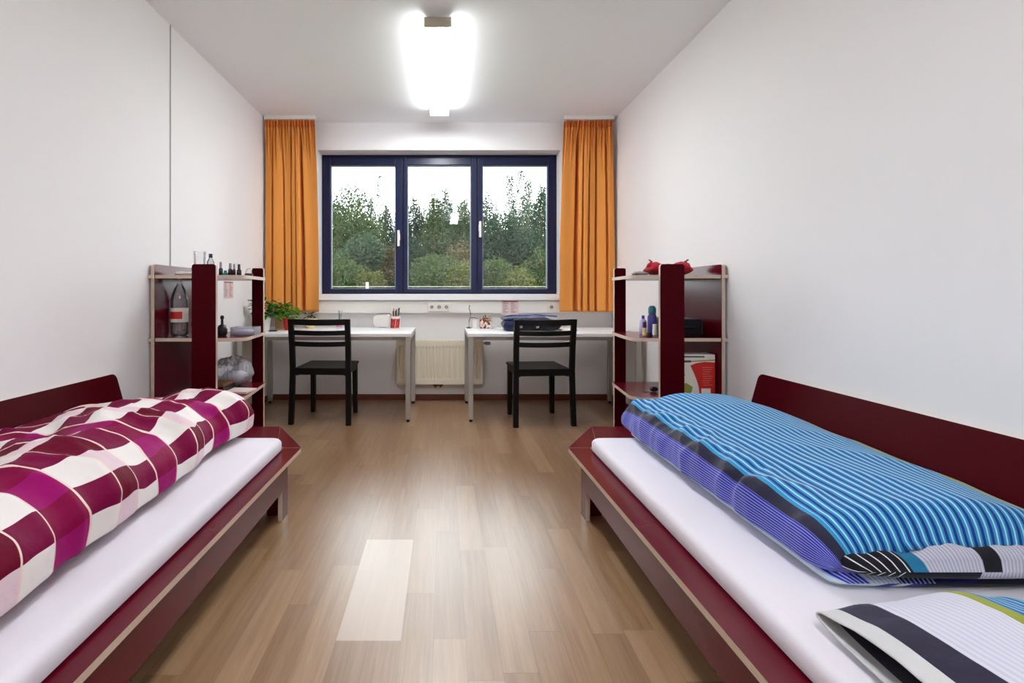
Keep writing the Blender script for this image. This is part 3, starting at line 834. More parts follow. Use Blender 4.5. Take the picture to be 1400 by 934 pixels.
# ------------------------------------------------------------------ corner shelf units
SH = (0.437, 0.782, 1.151)
def make_shelf(s, xw, label):
    t = thing('shelf_unit', label, 'shelf', (s*(xw-0.28), 2.9, 0), 'dark red shelf units', world=True)
    X = lambda w: s*(xw-w)
    mats = ['red', 'ply_edge']
    for z in SH:
        pl_ = rounded([(X(0.034), 2.6465), (X(0.555), 2.6465), (X(0.500), 3.112), (X(0.034), 3.112)], [0, 0.075, 0.02, 0])
        obj('shelf', board(bmesh.new(), pl_, 0.02, flat(z-0.02)), mats, t)
    a, b = sorted((X(0.258), X(0.398)))
    obj('front_upright', board(bmesh.new(), rounded([(a, 0), (b, 0), (b, 1.213), (a, 1.213)], [0, 0, 0.018, 0.018]), 0.02, facing(2.6262)), ['red_matt', 'ply_edge'], t)
    a, b = sorted((X(0.402), X(0.480)))
    obj('rear_upright', board(bmesh.new(), rounded([(a, 0), (b, 0), (b, 1.217), (a, 1.217)], [0, 0, 0.014, 0.014]), 0.02, facing(3.1122)), ['red_matt', 'ply_edge'], t)
    a = X(0.033) if s > 0 else X(0.033)-0.02
    obj('wall_upright', board(bmesh.new(), rounded([(2.640, 0), (3.13, 0), (3.13, 1.213), (2.640, 1.213)], [0, 0, 0.015, 0.015]), 0.02, sideways(X(0.033) if s > 0 else X(0.033)-0.02)), mats, t)
    # the small front ledge of each shelf across the wall upright
    for z in SH:
        p, q = sorted((X(0.003), X(0.034)))
        obj('edge_strip', B(p, q, 2.628, 2.640, z-0.02, z, 0.001), 'ply_edge', t)
make_shelf(-1, -XL, 'dark red corner shelf by the left wall holding the big bottle')
make_shelf(1, XR, 'dark red corner shelf by the right wall holding the red pouch')

# ------------------------------------------------------------------ small things
def one(name, bm, mats, label, cat, group=None, smooth=False):
    o = obj(name, bm, mats, smooth=smooth); tag(o, label, cat, group); return origin_to_base(o)
E = 0.0006
# --- left shelf, middle board
z = SH[1]+E
t = thing('plastic_bottle', 'large clear plastic bottle with red and white label on the left shelf', 'bottle', (-1.622, 2.79, z))
obj('body', L([(0, 0.004), (0.030, 0), (0.046, 0.006), (0.049, 0.02), (0.049, 0.075), (0.0475, 0.08), (0.0475, 0.175), (0.050, 0.185), (0.047, 0.195), (0.050, 0.205), (0.048, 0.225), (0.040, 0.262), (0.026, 0.295), (0.014, 0.318), (0.0125, 0.325)]), 'pet', t, smooth=60)
lab = obj('label', L([(0.0483, 0.085), (0.0486, 0.086), (0.0486, 0.171), (0.0483, 0.172)]), 'label_white', t, smooth=True, label='white paper band with a red block')
bm = bmesh.new()
for (z0, z1, a0, a1) in ((0.106, 0.150, -2.45, -0.75),):
    n = 14; r = 0.0492
    for k in range(n):
        t0, t1 = a0+(a1-a0)*k/n, a0+(a1-a0)*(k+1)/n
        bm.faces.new([bm.verts.new((r*math.cos(a), r*math.sin(a), zz)) for a, zz in ((t0, z0), (t1, z0), (t1, z1), (t0, z1))])
obj('label_print', bm, 'label_red', lab)
obj('cap', cyl(0.015, 0.320, 0.345, seg=18), 'plastic_white', t, smooth=40, label='white screw cap')
t = thing('tin', 'dark tin with pale green bands standing beside the big bottle', 'tin', (-1.552, 2.86, z))
obj('body', cyl(0.030, 0, 0.150), 'dark_green', t, smooth=40)
obj('band', L([(0.0305, 0.02), (0.0308, 0.021), (0.0308, 0.052), (0.0305, 0.053)]), 'pale_green', t, smooth=True)
obj('band', L([(0.0305, 0.082), (0.0308, 0.083), (0.0308, 0.104), (0.0305, 0.105)]), 'pale_green', t, smooth=True)
t = thing('perfume_bottle', 'squat black bottle with a round stopper on the left shelf', 'bottle', (-1.365, 2.80, z))
obj('body', L([(0, 0), (0.024, 0), (0.029, 0.012), (0.030, 0.04), (0.022, 0.062), (0.008, 0.07), (0.007, 0.10), (0, 0.10)]), 'black', t, smooth=50)
obj('stopper', L([(0, 0.098), (0.009, 0.102), (0.012, 0.112), (0.009, 0.122), (0, 0.126)]), 'black', t, smooth=True)
bm = bmesh.new()
for a in ((-0.075, 0.075, -0.05, -0.047), (-0.075, 0.075, 0.047, 0.05), (-0.075, -0.072, -0.047, 0.047), (0.072, 0.075, -0.047, 0.047)): box(bm, *a, 0.002, 0.05)
box(bm, -0.075, 0.075, -0.05, 0.05, 0, 0.002)
t = thing('storage_tray', 'low clear plastic tray on the middle board of the left shelf', 'tray', (-1.25, 2.87, z))
obj('tray', bm, 'bag', t)
obj('contents', slab('x', -0.066, 0.066, -0.042, 0.042, 0.017, 0.014, 0.014, 0.003, n=16, m=24, r0=0.03, r1=0.03, disp=lambda b, s: 0.006*fbm(b*40, s*40))[0], plain('lavender_tissue', srgb(206, 200, 226), 0.8), t, smooth=True)
# --- left shelf, low board
z = SH[0]+E
bm = bmesh.new(); box(bm, -0.058, 0.058, -0.08, 0.08, 0, 0.040, 0.002)
one('book', bm, 'black', 'thick black book on the low board of the left shelf', 'book').location = (-1.378, 2.80, z)
bm = bmesh.new(); box(bm, -0.05, 0.05, -0.07, 0.07, 0, 0.016, 0.002)
one('book', bm, 'brown', 'thin brown book under the plastic bag on the left shelf', 'book').location = (-1.375, 2.80, z+0.0408)
def crumple(b, s): return 0.030*ridge(b*16, s*16, 1.0)+0.020*ridge(b*34+4, s*34, 3.0)
t = thing('plastic_bag', 'crumpled clear plastic bag on the low board of the left shelf', 'bag', (-1.30, 2.97, z))
obj('film', slab('x', -0.24, 0.035, -0.085, 0.075, 0.072, 0.085, 0.07, 0.001, p=2.2, n=80, m=80, r0=0.2, r1=0.08, disp=crumple)[0], 'bag', t, smooth=22)
obj('contents', slab('x', -0.14, 0.01, -0.06, 0.055, 0.055, 0.045, 0.045, 0.004, p=2.2, n=30, m=40, r0=0.06, r1=0.05, disp=lambda b, s: 0.010*fbm(b*20, s*20))[0], 'sheet', t, smooth=True)
bm = bmesh.new(); box(bm, -0.085, 0.085, -0.06, 0.06, 0, 0.012, 0.001); bm2 = bm
o = one('booklet', bm, 'paper_pink', 'pale pink booklet lying flat beside the plastic bag', 'booklet'); o.location = (-1.262, 2.80, z); o.rotation_euler = (0, 0, -0.12)
# --- left shelf, top board
z = SH[2]+E
one('tissue_pack', slab('x', -0.055, 0.055, -0.035, 0.035, 0.014, 0.012, 0.012, 0, n=20, m=30, r0=0.02, r1=0.02, disp=lambda b, s: 0.004*fbm(b*30, s*30))[0], 'paper', 'flat white tissue pack on top of the left shelf', 'tissues', smooth=True).location = (-1.575, 2.78, z)
one('drinking_glass', L([(0, 0.006), (0.028, 0.006), (0.034, 0.15), (0.036, 0.152), (0.0365, 0.15), (0.031, 0), (0, 0)]), 'clear', 'tall clear drinking glass on top of the left shelf', 'glass', smooth=50).location = (-1.515, 2.82, z)
t = thing('spray_bottle', 'small clear bottle with a dark cap on top of the left shelf', 'bottle', (-1.436, 2.80, z))
obj('body', L([(0, 0), (0.020, 0), (0.022, 0.01), (0.022, 0.085), (0.012, 0.105), (0.010, 0.112), (0, 0.112)]), 'pet', t, smooth=50)
obj('cap', cyl(0.011, 0.112, 0.136, seg=16), 'polish_navy', t, smooth=40, label='dark screw cap')
for x, h, r, body, cap, lb in ((-1.373, 0.086, 0.0115, 'polish_navy', 'grey', 'tall dark nail polish with a grey cap, first of the row by the upright'),
                               (-1.345, 0.034, 0.016, 'teal', 'teal', 'short teal nail polish pot in the row on the left shelf'),
                               (-1.315, 0.078, 0.013, 'polish_dark', 'grey', 'dark nail polish with a grey cap just behind the teal pot'),
                               (-1.291, 0.074, 0.0095, 'polish_wine', 'grey', 'thin wine red nail polish in the row on the left shelf'),
                               (-1.261, 0.072, 0.014, 'polish_dark', 'black', 'dark nail polish with a black cap, last tall one of the row')):
    t = thing('nail_polish', lb, 'nail polish', (x, 2.80, z), 'nail polishes on top of the left shelf')
    obj('bottle', L([(0, 0), (r*0.85, 0), (r, r*0.2), (r, h*0.48), (r*0.55, h*0.58), (0, h*0.58)]), body, t, smooth=50)
    obj('cap', L([(0, h*0.55), (r*0.62, h*0.55), (r*0.55, h*0.97), (r*0.45, h), (0, h)]), cap, t, smooth=50)
t = thing('glass_jar', 'small clear jar with a dark base near the rear upright', 'jar', (-1.205, 2.81, z))
obj('base', L([(0, 0), (0.024, 0), (0.026, 0.006), (0.020, 0.016), (0, 0.016)]), 'black', t, smooth=50)
obj('dome', L([(0.019, 0.0165), (0.019, 0.03), (0.012, 0.044), (0, 0.048)]), 'clear', t, smooth=50)
# --- right shelf, top board
t = thing('pouch', 'red fabric pouch with two tied corners on top of the right shelf', 'pouch', (1.415, 2.86, z))
obj('body', slab('x', -0.135, 0.135, -0.06, 0.06, 0.036, 0.040, 0.035, 0, n=44, m=44, p=2.3, r0=0.09, r1=0.09, disp=lambda b, s: 0.008*fbm(b*18, s*18)+0.022*math.exp(-((abs(s)-0.095)/0.03)**2))[0], 'bag_red', t, smooth=True)
for sx in (-1, 1):
    k = obj('tied_corner', L([(0, 0.055), (0.030, 0.058), (0.022, 0.078), (0.007, 0.088), (0.009, 0.096), (0, 0.098)], (sx*0.108, -0.01, 0), 14), 'bag_red', t, smooth=True)
    bm = bmesh.new(); tube(bm, [(sx*0.108, -0.01, 0.086), (sx*0.114, -0.012, 0.099), (sx*0.124, -0.014, 0.103)], 0.004, 8)
    obj('cord', bm, 'black', k)
one('folded_cloth', slab('x', -0.045, 0.045, -0.03, 0.03, 0.016, 0.014, 0.014, 0, n=20, m=30, p=2.3, r0=0.03, r1=0.04, disp=lambda b, s: 0.007*fbm(b*30, s*30))[0], 'grey_cloth', 'small grey crumpled cloth beside the red pouch', 'cloth', smooth=True).location = (1.228, 2.83, z)
# --- right shelf, middle board
z = SH[1]+E
t = thing('lotion_bottle', 'violet bottle with a teal cap on the middle board of the right shelf', 'bottle', (1.308, 2.84, z))
obj('body', L([(0, 0), (0.024, 0), (0.027, 0.008), (0.027, 0.115), (0.018, 0.135), (0, 0.135)]), 'violet', t, smooth=50)
obj('cap', L([(0, 0.134), (0.023, 0.135), (0.023, 0.168), (0.014, 0.182), (0, 0.184)]), 'teal', t, smooth=50)
t = thing('nail_polish', 'pale nail polish with a red cap on the right shelf', 'nail polish', (1.243, 2.80, z))
obj('bottle', cyl(0.014, 0, 0.048), 'cream', t, smooth=40); obj('cap', cyl(0.009, 0.048, 0.085), 'polish_wine', t, smooth=40)
t = thing('perfume_bottle', 'pale lilac bottle between the red capped polish and teal capped bottle', 'bottle', (1.278, 2.90, z))
obj('body', L([(0, 0), (0.021, 0), (0.023, 0.01), (0.021, 0.085), (0.008, 0.098), (0, 0.098)]), plain('lilac_glass', srgb(176, 172, 222), 0.15), t, smooth=50)
obj('cap', cyl(0.009, 0.098, 0.120), 'violet', t, smooth=40)
one('cosmetic_jar', cyl(0.013, 0, 0.022), 'dark_green', 'tiny dark green jar at the foot of the red capped polish', 'jar', smooth=40).location = (1.255, 2.765, z)
t = thing('cream_tube', 'short white tube standing on its cap at the front of the right shelf', 'tube', (1.276, 2.735, z))
obj('body', L([(0, 0.012), (0.014, 0.012), (0.0135, 0.03), (0.012, 0.075), (0, 0.076)]), 'plastic_white', t, smooth=50); obj('cap', cyl(0.012, 0, 0.012), 'grey', t, smooth=40)
bm = bmesh.new(); box(bm, -0.098, 0.098, -0.13, 0.13, 0, 0.104, 0.018, seg=3)
t = thing('case', 'black soft case on the middle board of the right shelf', 'case', (1.495, 2.90, z))
obj('body', bm, 'bag_black', t, smooth=40)
bm = bmesh.new(); tube(bm, [(-0.04, -0.131, 0.05), (-0.03, -0.142, 0.055), (0.03, -0.142, 0.055), (0.04, -0.131, 0.05)], 0.005); obj('handle', bm, 'black', t)
t = thing('spray_can', 'little blue and white can in front of the black case', 'can', (1.428, 2.715, z))
obj('body', cyl(0.012, 0, 0.055), 'blue_can', t, smooth=40); obj('cap', cyl(0.009, 0.055, 0.075), 'plastic_white', t, smooth=40)
# --- right shelf, low board
z = SH[0]+E
t = thing('food_box', 'white and red food carton standing on the low board of the right shelf', 'box', (1.500, 2.735, z))
obj('carton', B(-0.112, 0.112, -0.045, 0.045, 0, 0.244, bev=0.001), 'label_white', t)
yy = -0.0456
def face(bm, pts): bm.faces.new([bm.verts.new((x, yy, zz)) for x, zz in pts])
bm = bmesh.new()
arc = [(-0.112+0.070*0, 0.155)]
c = [(-0.035, 0.178)]+[(-0.035+0.055*math.sin(k/10*PI/2), 0.178-0.178*(k/10)) for k in range(1, 11)]+[(0.112, 0), (0.112, 0.196), (0.05, 0.200), (0.0, 0.192)]
face(bm, c); obj('red_panel', bm, 'label_red', t)
yy = -0.0458
bm = bmesh.new(); face(bm, [(-0.10, 0.196), (0.112, 0.206), (0.112, 0.214), (-0.02, 0.206)]); obj('picture', bm, 'olive', t)
bm = bmesh.new(); face(bm, [(-0.085, 0.02), (-0.03, 0.012), (-0.02, 0.05), (-0.06, 0.075), (-0.09, 0.06)]); obj('picture', bm, 'olive', t)
bm = bmesh.new()
for k, (a, b, zz, h) in enumerate(((-0.085, 0.05, 0.226, 0.008), (-0.10, -0.03, 0.196, 0.012), (-0.104, -0.07, 0.176, 0.006), (-0.104, -0.066, 0.120, 0.005))):
    bm = bmesh.new(); face(bm, [(a, zz), (b, zz), (b, zz+h), (a, zz+h)]); obj('print', bm, 'ink_dark', t)
yy = -0.046
bm = bmesh.new()
for k in range(9): face(bm, [(0.035+0.003*(k % 3), 0.165-0.013*k), (0.098-0.006*(k % 4), 0.165-0.013*k), (0.098-0.006*(k % 4), 0.168-0.013*k), (0.035+0.003*(k % 3), 0.168-0.013*k)])
obj('print', bm, plain('pale_red_ink', srgb(226, 120, 112), 0.7), t)
yy = -0.0462
bm = bmesh.new(); face(bm, [(0.03, 0.008), (0.085, 0.008), (0.085, 0.042), (0.03, 0.042)]); obj('white_panel', bm, 'paper', t)
t = thing('keyring', 'small dark bunch of keys on the low board of the right shelf', 'keys', (1.30, 2.80, z))
obj('fob', slab('x', -0.022, 0.022, -0.015, 0.015, 0.016, 0.016, 0.015, 0, n=16, m=24, r0=0.015, r1=0.015)[0], 'polish_navy', t, smooth=True)
bm = bmesh.new(); tube(bm, [(-0.022+0.012*math.cos(a*PI/6)-0.010, 0.012*math.sin(a*PI/6), 0.006) for a in range(13)], 0.002, 6, cap=False); box(bm, -0.062, -0.036, -0.004, 0.004, 0.002, 0.005)
obj('keys', bm, 'chrome', t)

# --- desk with plants
ZD = 0.72+E
def leaves(n, spread, zlo, zhi, size, seed, droop=0.3, narrow=0.55):
    r = random.Random(seed); bm = bmesh.new()
    for k in range(n):
        a = r.uniform(0, 2*PI); rad = spread*math.sqrt(r.random()); z_ = r.uniform(zlo, zhi)-droop*rad*r.random()
        c = Vector((rad*math.cos(a), rad*math.sin(a)*0.85, z_)); d = Vector((math.cos(a+r.uniform(-.9, .9)), math.sin(a+r.uniform(-.9, .9)), r.uniform(-0.3, 0.7))).normalized()
        s_ = d.cross(Vector((r.uniform(-.4, .4), r.uniform(-.4, .4), 1))).normalized(); up_ = s_.cross(d)
        ln = size*r.uniform(0.7, 1.25); w = ln*narrow/2
        prof_ = ((0, 0.12), (0.28, 0.85), (0.55, 1.0), (0.8, 0.6), (1.0, 0.05))
        lo, hi = [], []
        md_ = []
        for q, ww in prof_:
            p = c+d*ln*q-up_*ln*0.35*q*q*r.uniform(0.4, 1.0)
            lo.append(bm.verts.new(p-s_*w*ww+up_*0.1*w)); md_.append(bm.verts.new(p)); hi.append(bm.verts.new(p+s_*w*ww+up_*0.1*w))
        for i in range(4):
            bm.faces.new((lo[i], md_[i], md_[i+1], lo[i+1])); bm.faces.new((md_[i], hi[i], hi[i+1], md_[i+1]))
    return bm
def stems(n, spread, z0, z1, r_, seed):
    rr = random.Random(seed); bm = bmesh.new()
    for k in range(n):
        a = rr.uniform(0, 2*PI); q = spread*math.sqrt(rr.random())
        tube(bm, [(0.01*math.cos(a), 0.01*math.sin(a), z0), (q*0.5*math.cos(a), q*0.5*math.sin(a), (z0+z1)/2), (q*math.cos(a), q*math.sin(a), z1)], r_, 6)
    return bm
def potted(name, label, x, y, rt, rb, h, potm, leafm, n, spread, lh, size, seed, narrow=0.55):
    t = thing(name, label, 'plant', (x, y, ZD), 'potted plants on the left desk')
    obj('pot', L([(0, 0), (rb, 0), (rt, h-0.012), (rt+0.004, h-0.012), (rt+0.004, h), (rt-0.003, h), (rt-0.004, h-0.02), (0, h-0.02)]), potm, t, smooth=40)
    obj('soil', L([(0, h-0.0195), (rt-0.005, h-0.0195), (rt-0.007, h-0.014), (0, h-0.011)]), 'soil', t, smooth=True)
    obj('stem', stems(9, spread*0.8, h-0.013, h+lh*0.7, 0.0016, seed), 'leaf_house', t)
    obj('foliage', leaves(n, spread, h+0.005, h+lh, size, seed+1, narrow=narrow), leafm, t, smooth=True)
potted('potted_plant', 'dark green leafy plant in a white pot beside the shelf', -1.545, 3.93, 0.048, 0.036, 0.118, 'pot_white', 'leaf_house', 120, 0.105, 0.16, 0.055, 11)
potted('potted_plant', 'green plant in a tan pot between the white and red pots', -1.500, 4.16, 0.052, 0.038, 0.135, 'clay', 'leaf_house', 110, 0.085, 0.10, 0.055, 23)
potted('potted_plant', 'bright green plant in a red pot behind the left chair', -1.372, 4.02, 0.048, 0.034, 0.105, 'pot_red', 'leaf_fresh', 150, 0.085, 0.095, 0.042, 37)
potted('potted_plant', 'small spiky dark plant in a low cream pot behind the left chair', -1.245, 4.24, 0.058, 0.040, 0.092, 'cream', 'leaf_dark', 34, 0.030, 0.05, 0.06, 51, 0.16)
t = thing('vase', 'little glass with thin sprigs and a pink ribbon behind the left chair', 'vase', (-0.967, 4.22, ZD))
obj('glass', L([(0, 0), (0.022, 0), (0.024, 0.02), (0.020, 0.085), (0.018, 0.085), (0.018, 0.01), (0, 0.01)]), 'clear', t, smooth=50)
obj('ribbon', L([(0.0245, 0.012), (0.027, 0.014), (0.027, 0.032), (0.0245, 0.034)]), 'pink', t, smooth=True)
obj('sprig', stems(5, 0.03, 0.012, 0.165, 0.0014, 3), 'leaf_dark', t)
one('notepad', B(-0.03, 0.03, -0.022, 0.022, 0, 0.010, bev=0.001), 'polish_navy', 'small dark notepad in front of the white flower pot', 'notepad').location = (-1.452, 3.87, ZD)
# pen cup and the rounded plate
P('dark_print', 70, 30, 36, 0.6)
t = thing('pen_cup', 'red and white pen cup full of dark pens on the left desk', 'pen cup', (-0.448, 4.24, ZD))
obj('cup', L([(0, 0), (0.046, 0), (0.048, 0.004), (0.048, 0.112), (0.045, 0.112), (0.045, 0.008), (0, 0.008)]), 'label_white', t, smooth=40)
r = 0.0486
for (a0, a1, z0, z1, sk) in ((-2.35, -1.75, 0.004, 0.088, 0.25), (-1.55, -0.95, 0.004, 0.088, 0.25)):
    n = 6; bm = bmesh.new()
    for k in range(n):
        t0, t1 = a0+(a1-a0)*k/n, a0+(a1-a0)*(k+1)/n
        bm.faces.new([bm.verts.new((r*math.cos(a), r*math.sin(a), zz)) for a, zz in ((t0, z0), (t1, z0), (t1+sk, z1), (t0+sk, z1))])
    obj('print', bm, 'label_red', t)
bm = bmesh.new(); r = 0.0488
for (a0, a1, z0, z1, sk) in ((-2.65, -2.35, 0.004, 0.092, 0.25), (-1.75, -1.62, 0.004, 0.092, 0.25), (-0.95, -0.7, 0.004, 0.092, 0.25)):
    bm = bmesh.new()
    for k in range(3):
        t0, t1 = a0+(a1-a0)*k/3, a0+(a1-a0)*(k+1)/3
        bm.faces.new([bm.verts.new((r*math.cos(a), r*math.sin(a), zz)) for a, zz in ((t0, z0), (t1, z0), (t1+sk, z1), (t0+sk, z1))])
    obj('print', bm, 'dark_print', t)
rr = random.Random(5)
for i, (mm, hh) in enumerate((('black', 0.19), ('polish_dark', 0.185), ('black', 0.175), ('brown', 0.18), ('polish_navy', 0.17), ('plastic_white', 0.205), ('bag_red', 0.16), ('black', 0.165), ('grey', 0.178))):
    a = i*2*PI/9; bx_, by_ = 0.018*math.cos(a), 0.018*math.sin(a); tx, ty = 0.038*math.cos(a), 0.036*math.sin(a)
    bm = bmesh.new(); tube(bm, [(bx_, by_, 0.012), (bx_+(tx-bx_)*0.93, by_+(ty-by_)*0.93, hh*0.93), (tx, ty, hh)], 0.0048, 8)
    p = obj('pen', bm, mm); tag(p, 'pen standing in the red and white pen cup', 'pen', 'pens in the pen cup'); p.location = (-0.448, 4.24, ZD)
t = thing('table_mirror', 'pale rounded plate with a metal rim standing beside the pen cup', 'mirror', (-0.575, 4.29, ZD))
outline = rounded([(-0.09, 0.006), (0.09, 0.006), (0.09, 0.122), (-0.09, 0.122)], 0.0578, 8)
obj('plate', board(bmesh.new(), outline, 0.008, facing(-0.004), 0), plain('pale_plate', srgb(228, 224, 218), 0.3, var=0.01), t)
bm = bmesh.new(); lo = [(p.x, 0.0, p.y) for p in outline]; lo.append(lo[0]); tube(bm, lo, 0.005, 8, cap=False); obj('rim', bm, 'chrome', t, smooth=True)
bm = bmesh.new(); box(bm, -0.04, 0.04, -0.03, 0.03, 0, 0.003); obj('stand', bm, 'chrome', t)

# --- desk with the bag
t = thing('shoulder_bag', 'dark blue and black shoulder bag lying on the right desk', 'bag', (0.77, 4.02, ZD))
obj('body', slab('x', -0.245, 0.245, -0.15, 0.15, 0.05, 0.045, 0.05, 0, n=60, m=60, p=3.0, r0=0.06, r1=0.06, disp=lambda b, s: 0.008*fbm(b*10, s*10))[0], 'bag_black', t, smooth=True)
obj('flap', slab('x', -0.25, 0.16, -0.135, 0.155, 0.098, 0.022, 0.018, 0.08, n=50, m=50, p=2.5, r0=0.07, r1=0.07, disp=lambda b, s: 0.010*fbm(b*9, s*9, 4.0))[0], 'bag_blue', t, smooth=True, label='dark blue flap')
obj('side_pocket', slab('x', -0.255, -0.16, -0.16, -0.06, 0.05, 0.04, 0.04, 0.004, n=24, m=30, p=2.5, r0=0.03, r1=0.03)[0], 'bag_blue', t, smooth=True)
bm = bmesh.new()
tube(bm, [(-0.23+0.43*k/24, -0.12+0.05*math.sin(k*0.5), 0.128+0.012*math.sin(k/24*PI)) for k in range(25)], 0.007, 8); obj('strap', bm, 'bag_light', t, smooth=True, label='light blue strap')
for xa in (0.02, -0.12): obj('buckle', B(xa, xa+0.025, -0.164, -0.15, 0.03, 0.06, 0.004), 'chrome', t)
bm = bmesh.new(); bm_ = box(bm, -0.07, 0.07, -0.10, 0.10, 0, 0.012, 0.001)
one('paper_stack', bm, 'paper', 'small stack of white paper on the right desk beside the bag', 'paper').location = (1.095, 4.02, ZD)
t = thing('photo_clip', 'thin black wire clip stand at the left end of the right desk', 'stand', (0.240, 4.24, ZD))
bm = bmesh.new(); tube(bm, [(0, 0, 0.006), (0.0, 0, 0.06), (0.012, 0, 0.10), (0.018, 0, 0.13), (0.008, 0, 0.165), (0.0, 0, 0.19), (0.006, 0, 0.205)], 0.003, 8)
tube(bm, [(0.012, 0, 0.10), (0.05, -0.01, 0.098), (0.085, -0.01, 0.09)], 0.0028, 8)
obj('wire', bm, 'black', t, smooth=True); obj('foot', cyl(0.024, 0, 0.007), 'black', t, smooth=40); 
obj('clip', L([(0, 0.198), (0.006, 0.201), (0.007, 0.209), (0, 0.214)], (0.006, 0, 0), 10), 'grey', t, smooth=True)
one('mug', L([(0, 0), (0.024, 0), (0.026, 0.004), (0.029, 0.085), (0.026, 0.085), (0.023, 0.008), (0, 0.008)]), 'pot_white', 'small white cup between the wire clip and the patterned box', 'cup', smooth=40).location = (0.298, 4.22, ZD)
t = thing('pencil_box', 'brown and white patterned box full of pencils on the right desk', 'box', (0.395, 4.23, ZD))
bm = bmesh.new()
for a in ((-0.055, 0.055, -0.04, -0.037), (-0.055, 0.055, 0.037, 0.04), (-0.055, -0.052, -0.037, 0.037), (0.052, 0.055, -0.037, 0.037)): box(bm, *a, 0.002, 0.085)
box(bm, -0.055, 0.055, -0.04, 0.04, 0, 0.002)
tt = NT('patterned_card'); c_ = tt.ramp(tt.noise(38, 2, tt.obj()), [(0, srgb(90, 52, 36)), (0.46, srgb(150, 100, 70)), (0.52, srgb(236, 222, 214)), (0.62, srgb(220, 170, 170))], True); tt.done(c_, 0.6)
obj('box', bm, tt.m, t)
obj('filling', slab('x', -0.045, 0.045, -0.03, 0.03, 0.055, 0.035, 0.04, 0.003, n=24, m=30, p=2.4, r0=0.03, r1=0.03, disp=lambda b, s: 0.012*ridge(b*50, s*50))[0], 'brown', t, smooth=True)
for i in range(5):
    bm = bmesh.new(); a = -0.04+0.02*i; tube(bm, [(a, 0.03*(-1)**i*0.5, 0.006), (a*1.2+0.006*(i % 2), 0.01*(-1)**i, 0.112+0.006*(i % 3))], 0.004, 6)
    p = obj('pencil', bm, ('yellow', 'brown', 'black', 'clay', 'yellow')[i]); tag(p, 'pencil standing in the brown and white patterned box', 'pencil', 'pencils in the patterned box'); p.location = (0.395, 4.23, ZD)

# --- wall fittings
def socket(x, w, n, label, cat='socket', z=0.912):
    t = thing('power_socket', label, cat, (x, 4.425, z), world=False)
    obj('plate', B(-w/2, w/2, -0.011, 0, -0.04, 0.04, bev=0.004), 'plastic_white', t)
    for k in range(n):
        cx_ = 0 if n == 1 else -w/2+w*(k+0.5)/n
        bm = bmesh.new(); lathe(bm, [(0, 0.0), (0.014, 0.0), (0.016, 0.002), (0.018, 0.004), (0.019, 0.002), (0.0195, 0)], (0, 0, 0), 20)
        bmesh.ops.rotate(bm, verts=bm.verts, matrix=Matrix.Rotation(PI/2, 3, 'X')); bmesh.ops.translate(bm, verts=bm.verts, vec=(cx_, -0.0111, 0))
        ins = obj('insert', bm, plain('socket_grey', srgb(176, 172, 166), 0.5), t, smooth=True)
        bm = bmesh.new()
        for dx in (-0.008, 0.008): tube(bm, [(cx_+dx, -0.0135, 0), (cx_+dx, -0.0125, 0)], 0.0045, 8)
        obj('hole', bm, 'ink_dark', ins)
socket(-1.278, 0.085, 1, 'single white wall socket just right of the left curtain')
bpy.data.objects['power_socket'].location.x = -1.262
socket(-0.04, 0.215, 3, 'triple white wall socket between the two desks')
socket(1.055, 0.08, 1, 'single white wall socket just left of the right curtain')
def note(name, label, mtx, w, h, pm='paper_pink', sd=1):
    t = thing(name, label, 'note'); r_ = random.Random(sd)
    bm = bmesh.new(); board(bm, [(-w/2, 0), (w/2, 0), (w/2, h), (-w/2, h)], 0.0012, Matrix(), 0); me = obj('sheet', bm, pm, t)
    bm = bmesh.new()
    for c0 in (-0.42, 0.04):
        zz = h*0.88
        while zz > h*0.08:
            x1_ = c0+0.36*r_.uniform(0.5, 1); f = [bm.verts.new((x_*w, z_, 0.0016)) for x_, z_ in ((c0, zz), (x1_, zz), (x1_, zz+h*0.028), (c0, zz+h*0.028))]; bm.faces.new(f); zz -= h*0.07
    obj('printed_lines', bm, 'ink', me)
    bm = bmesh.new(); bm.faces.new([bm.verts.new((x_*w, z_*h, 0.0017)) for x_, z_ in ((-0.46, 0.92), (0.46, 0.92), (0.46, 0.98), (-0.46, 0.98))]); obj('heading', bm, plain('red_heading', srgb(170, 60, 70), 0.8), me)
    t.matrix_world = mtx
note('paper_note', 'pinkish printed notice stuck to the white duct below the window', Matrix(((1, 0, 0, 0.652), (0, 0, -1, 4.4235), (0, 1, 0, 0.838), (0, 0, 0, 1))), 0.168, 0.137)
note('paper_note', 'pale printed notice on the left wall behind the shelf', Matrix(((0, 0, 1, XL+0.0005), (1, 0, 0, 3.62), (0, 1, 0, 1.005), (0, 0, 0, 1))), 0.16, 0.135, 'paper_pink', 4)

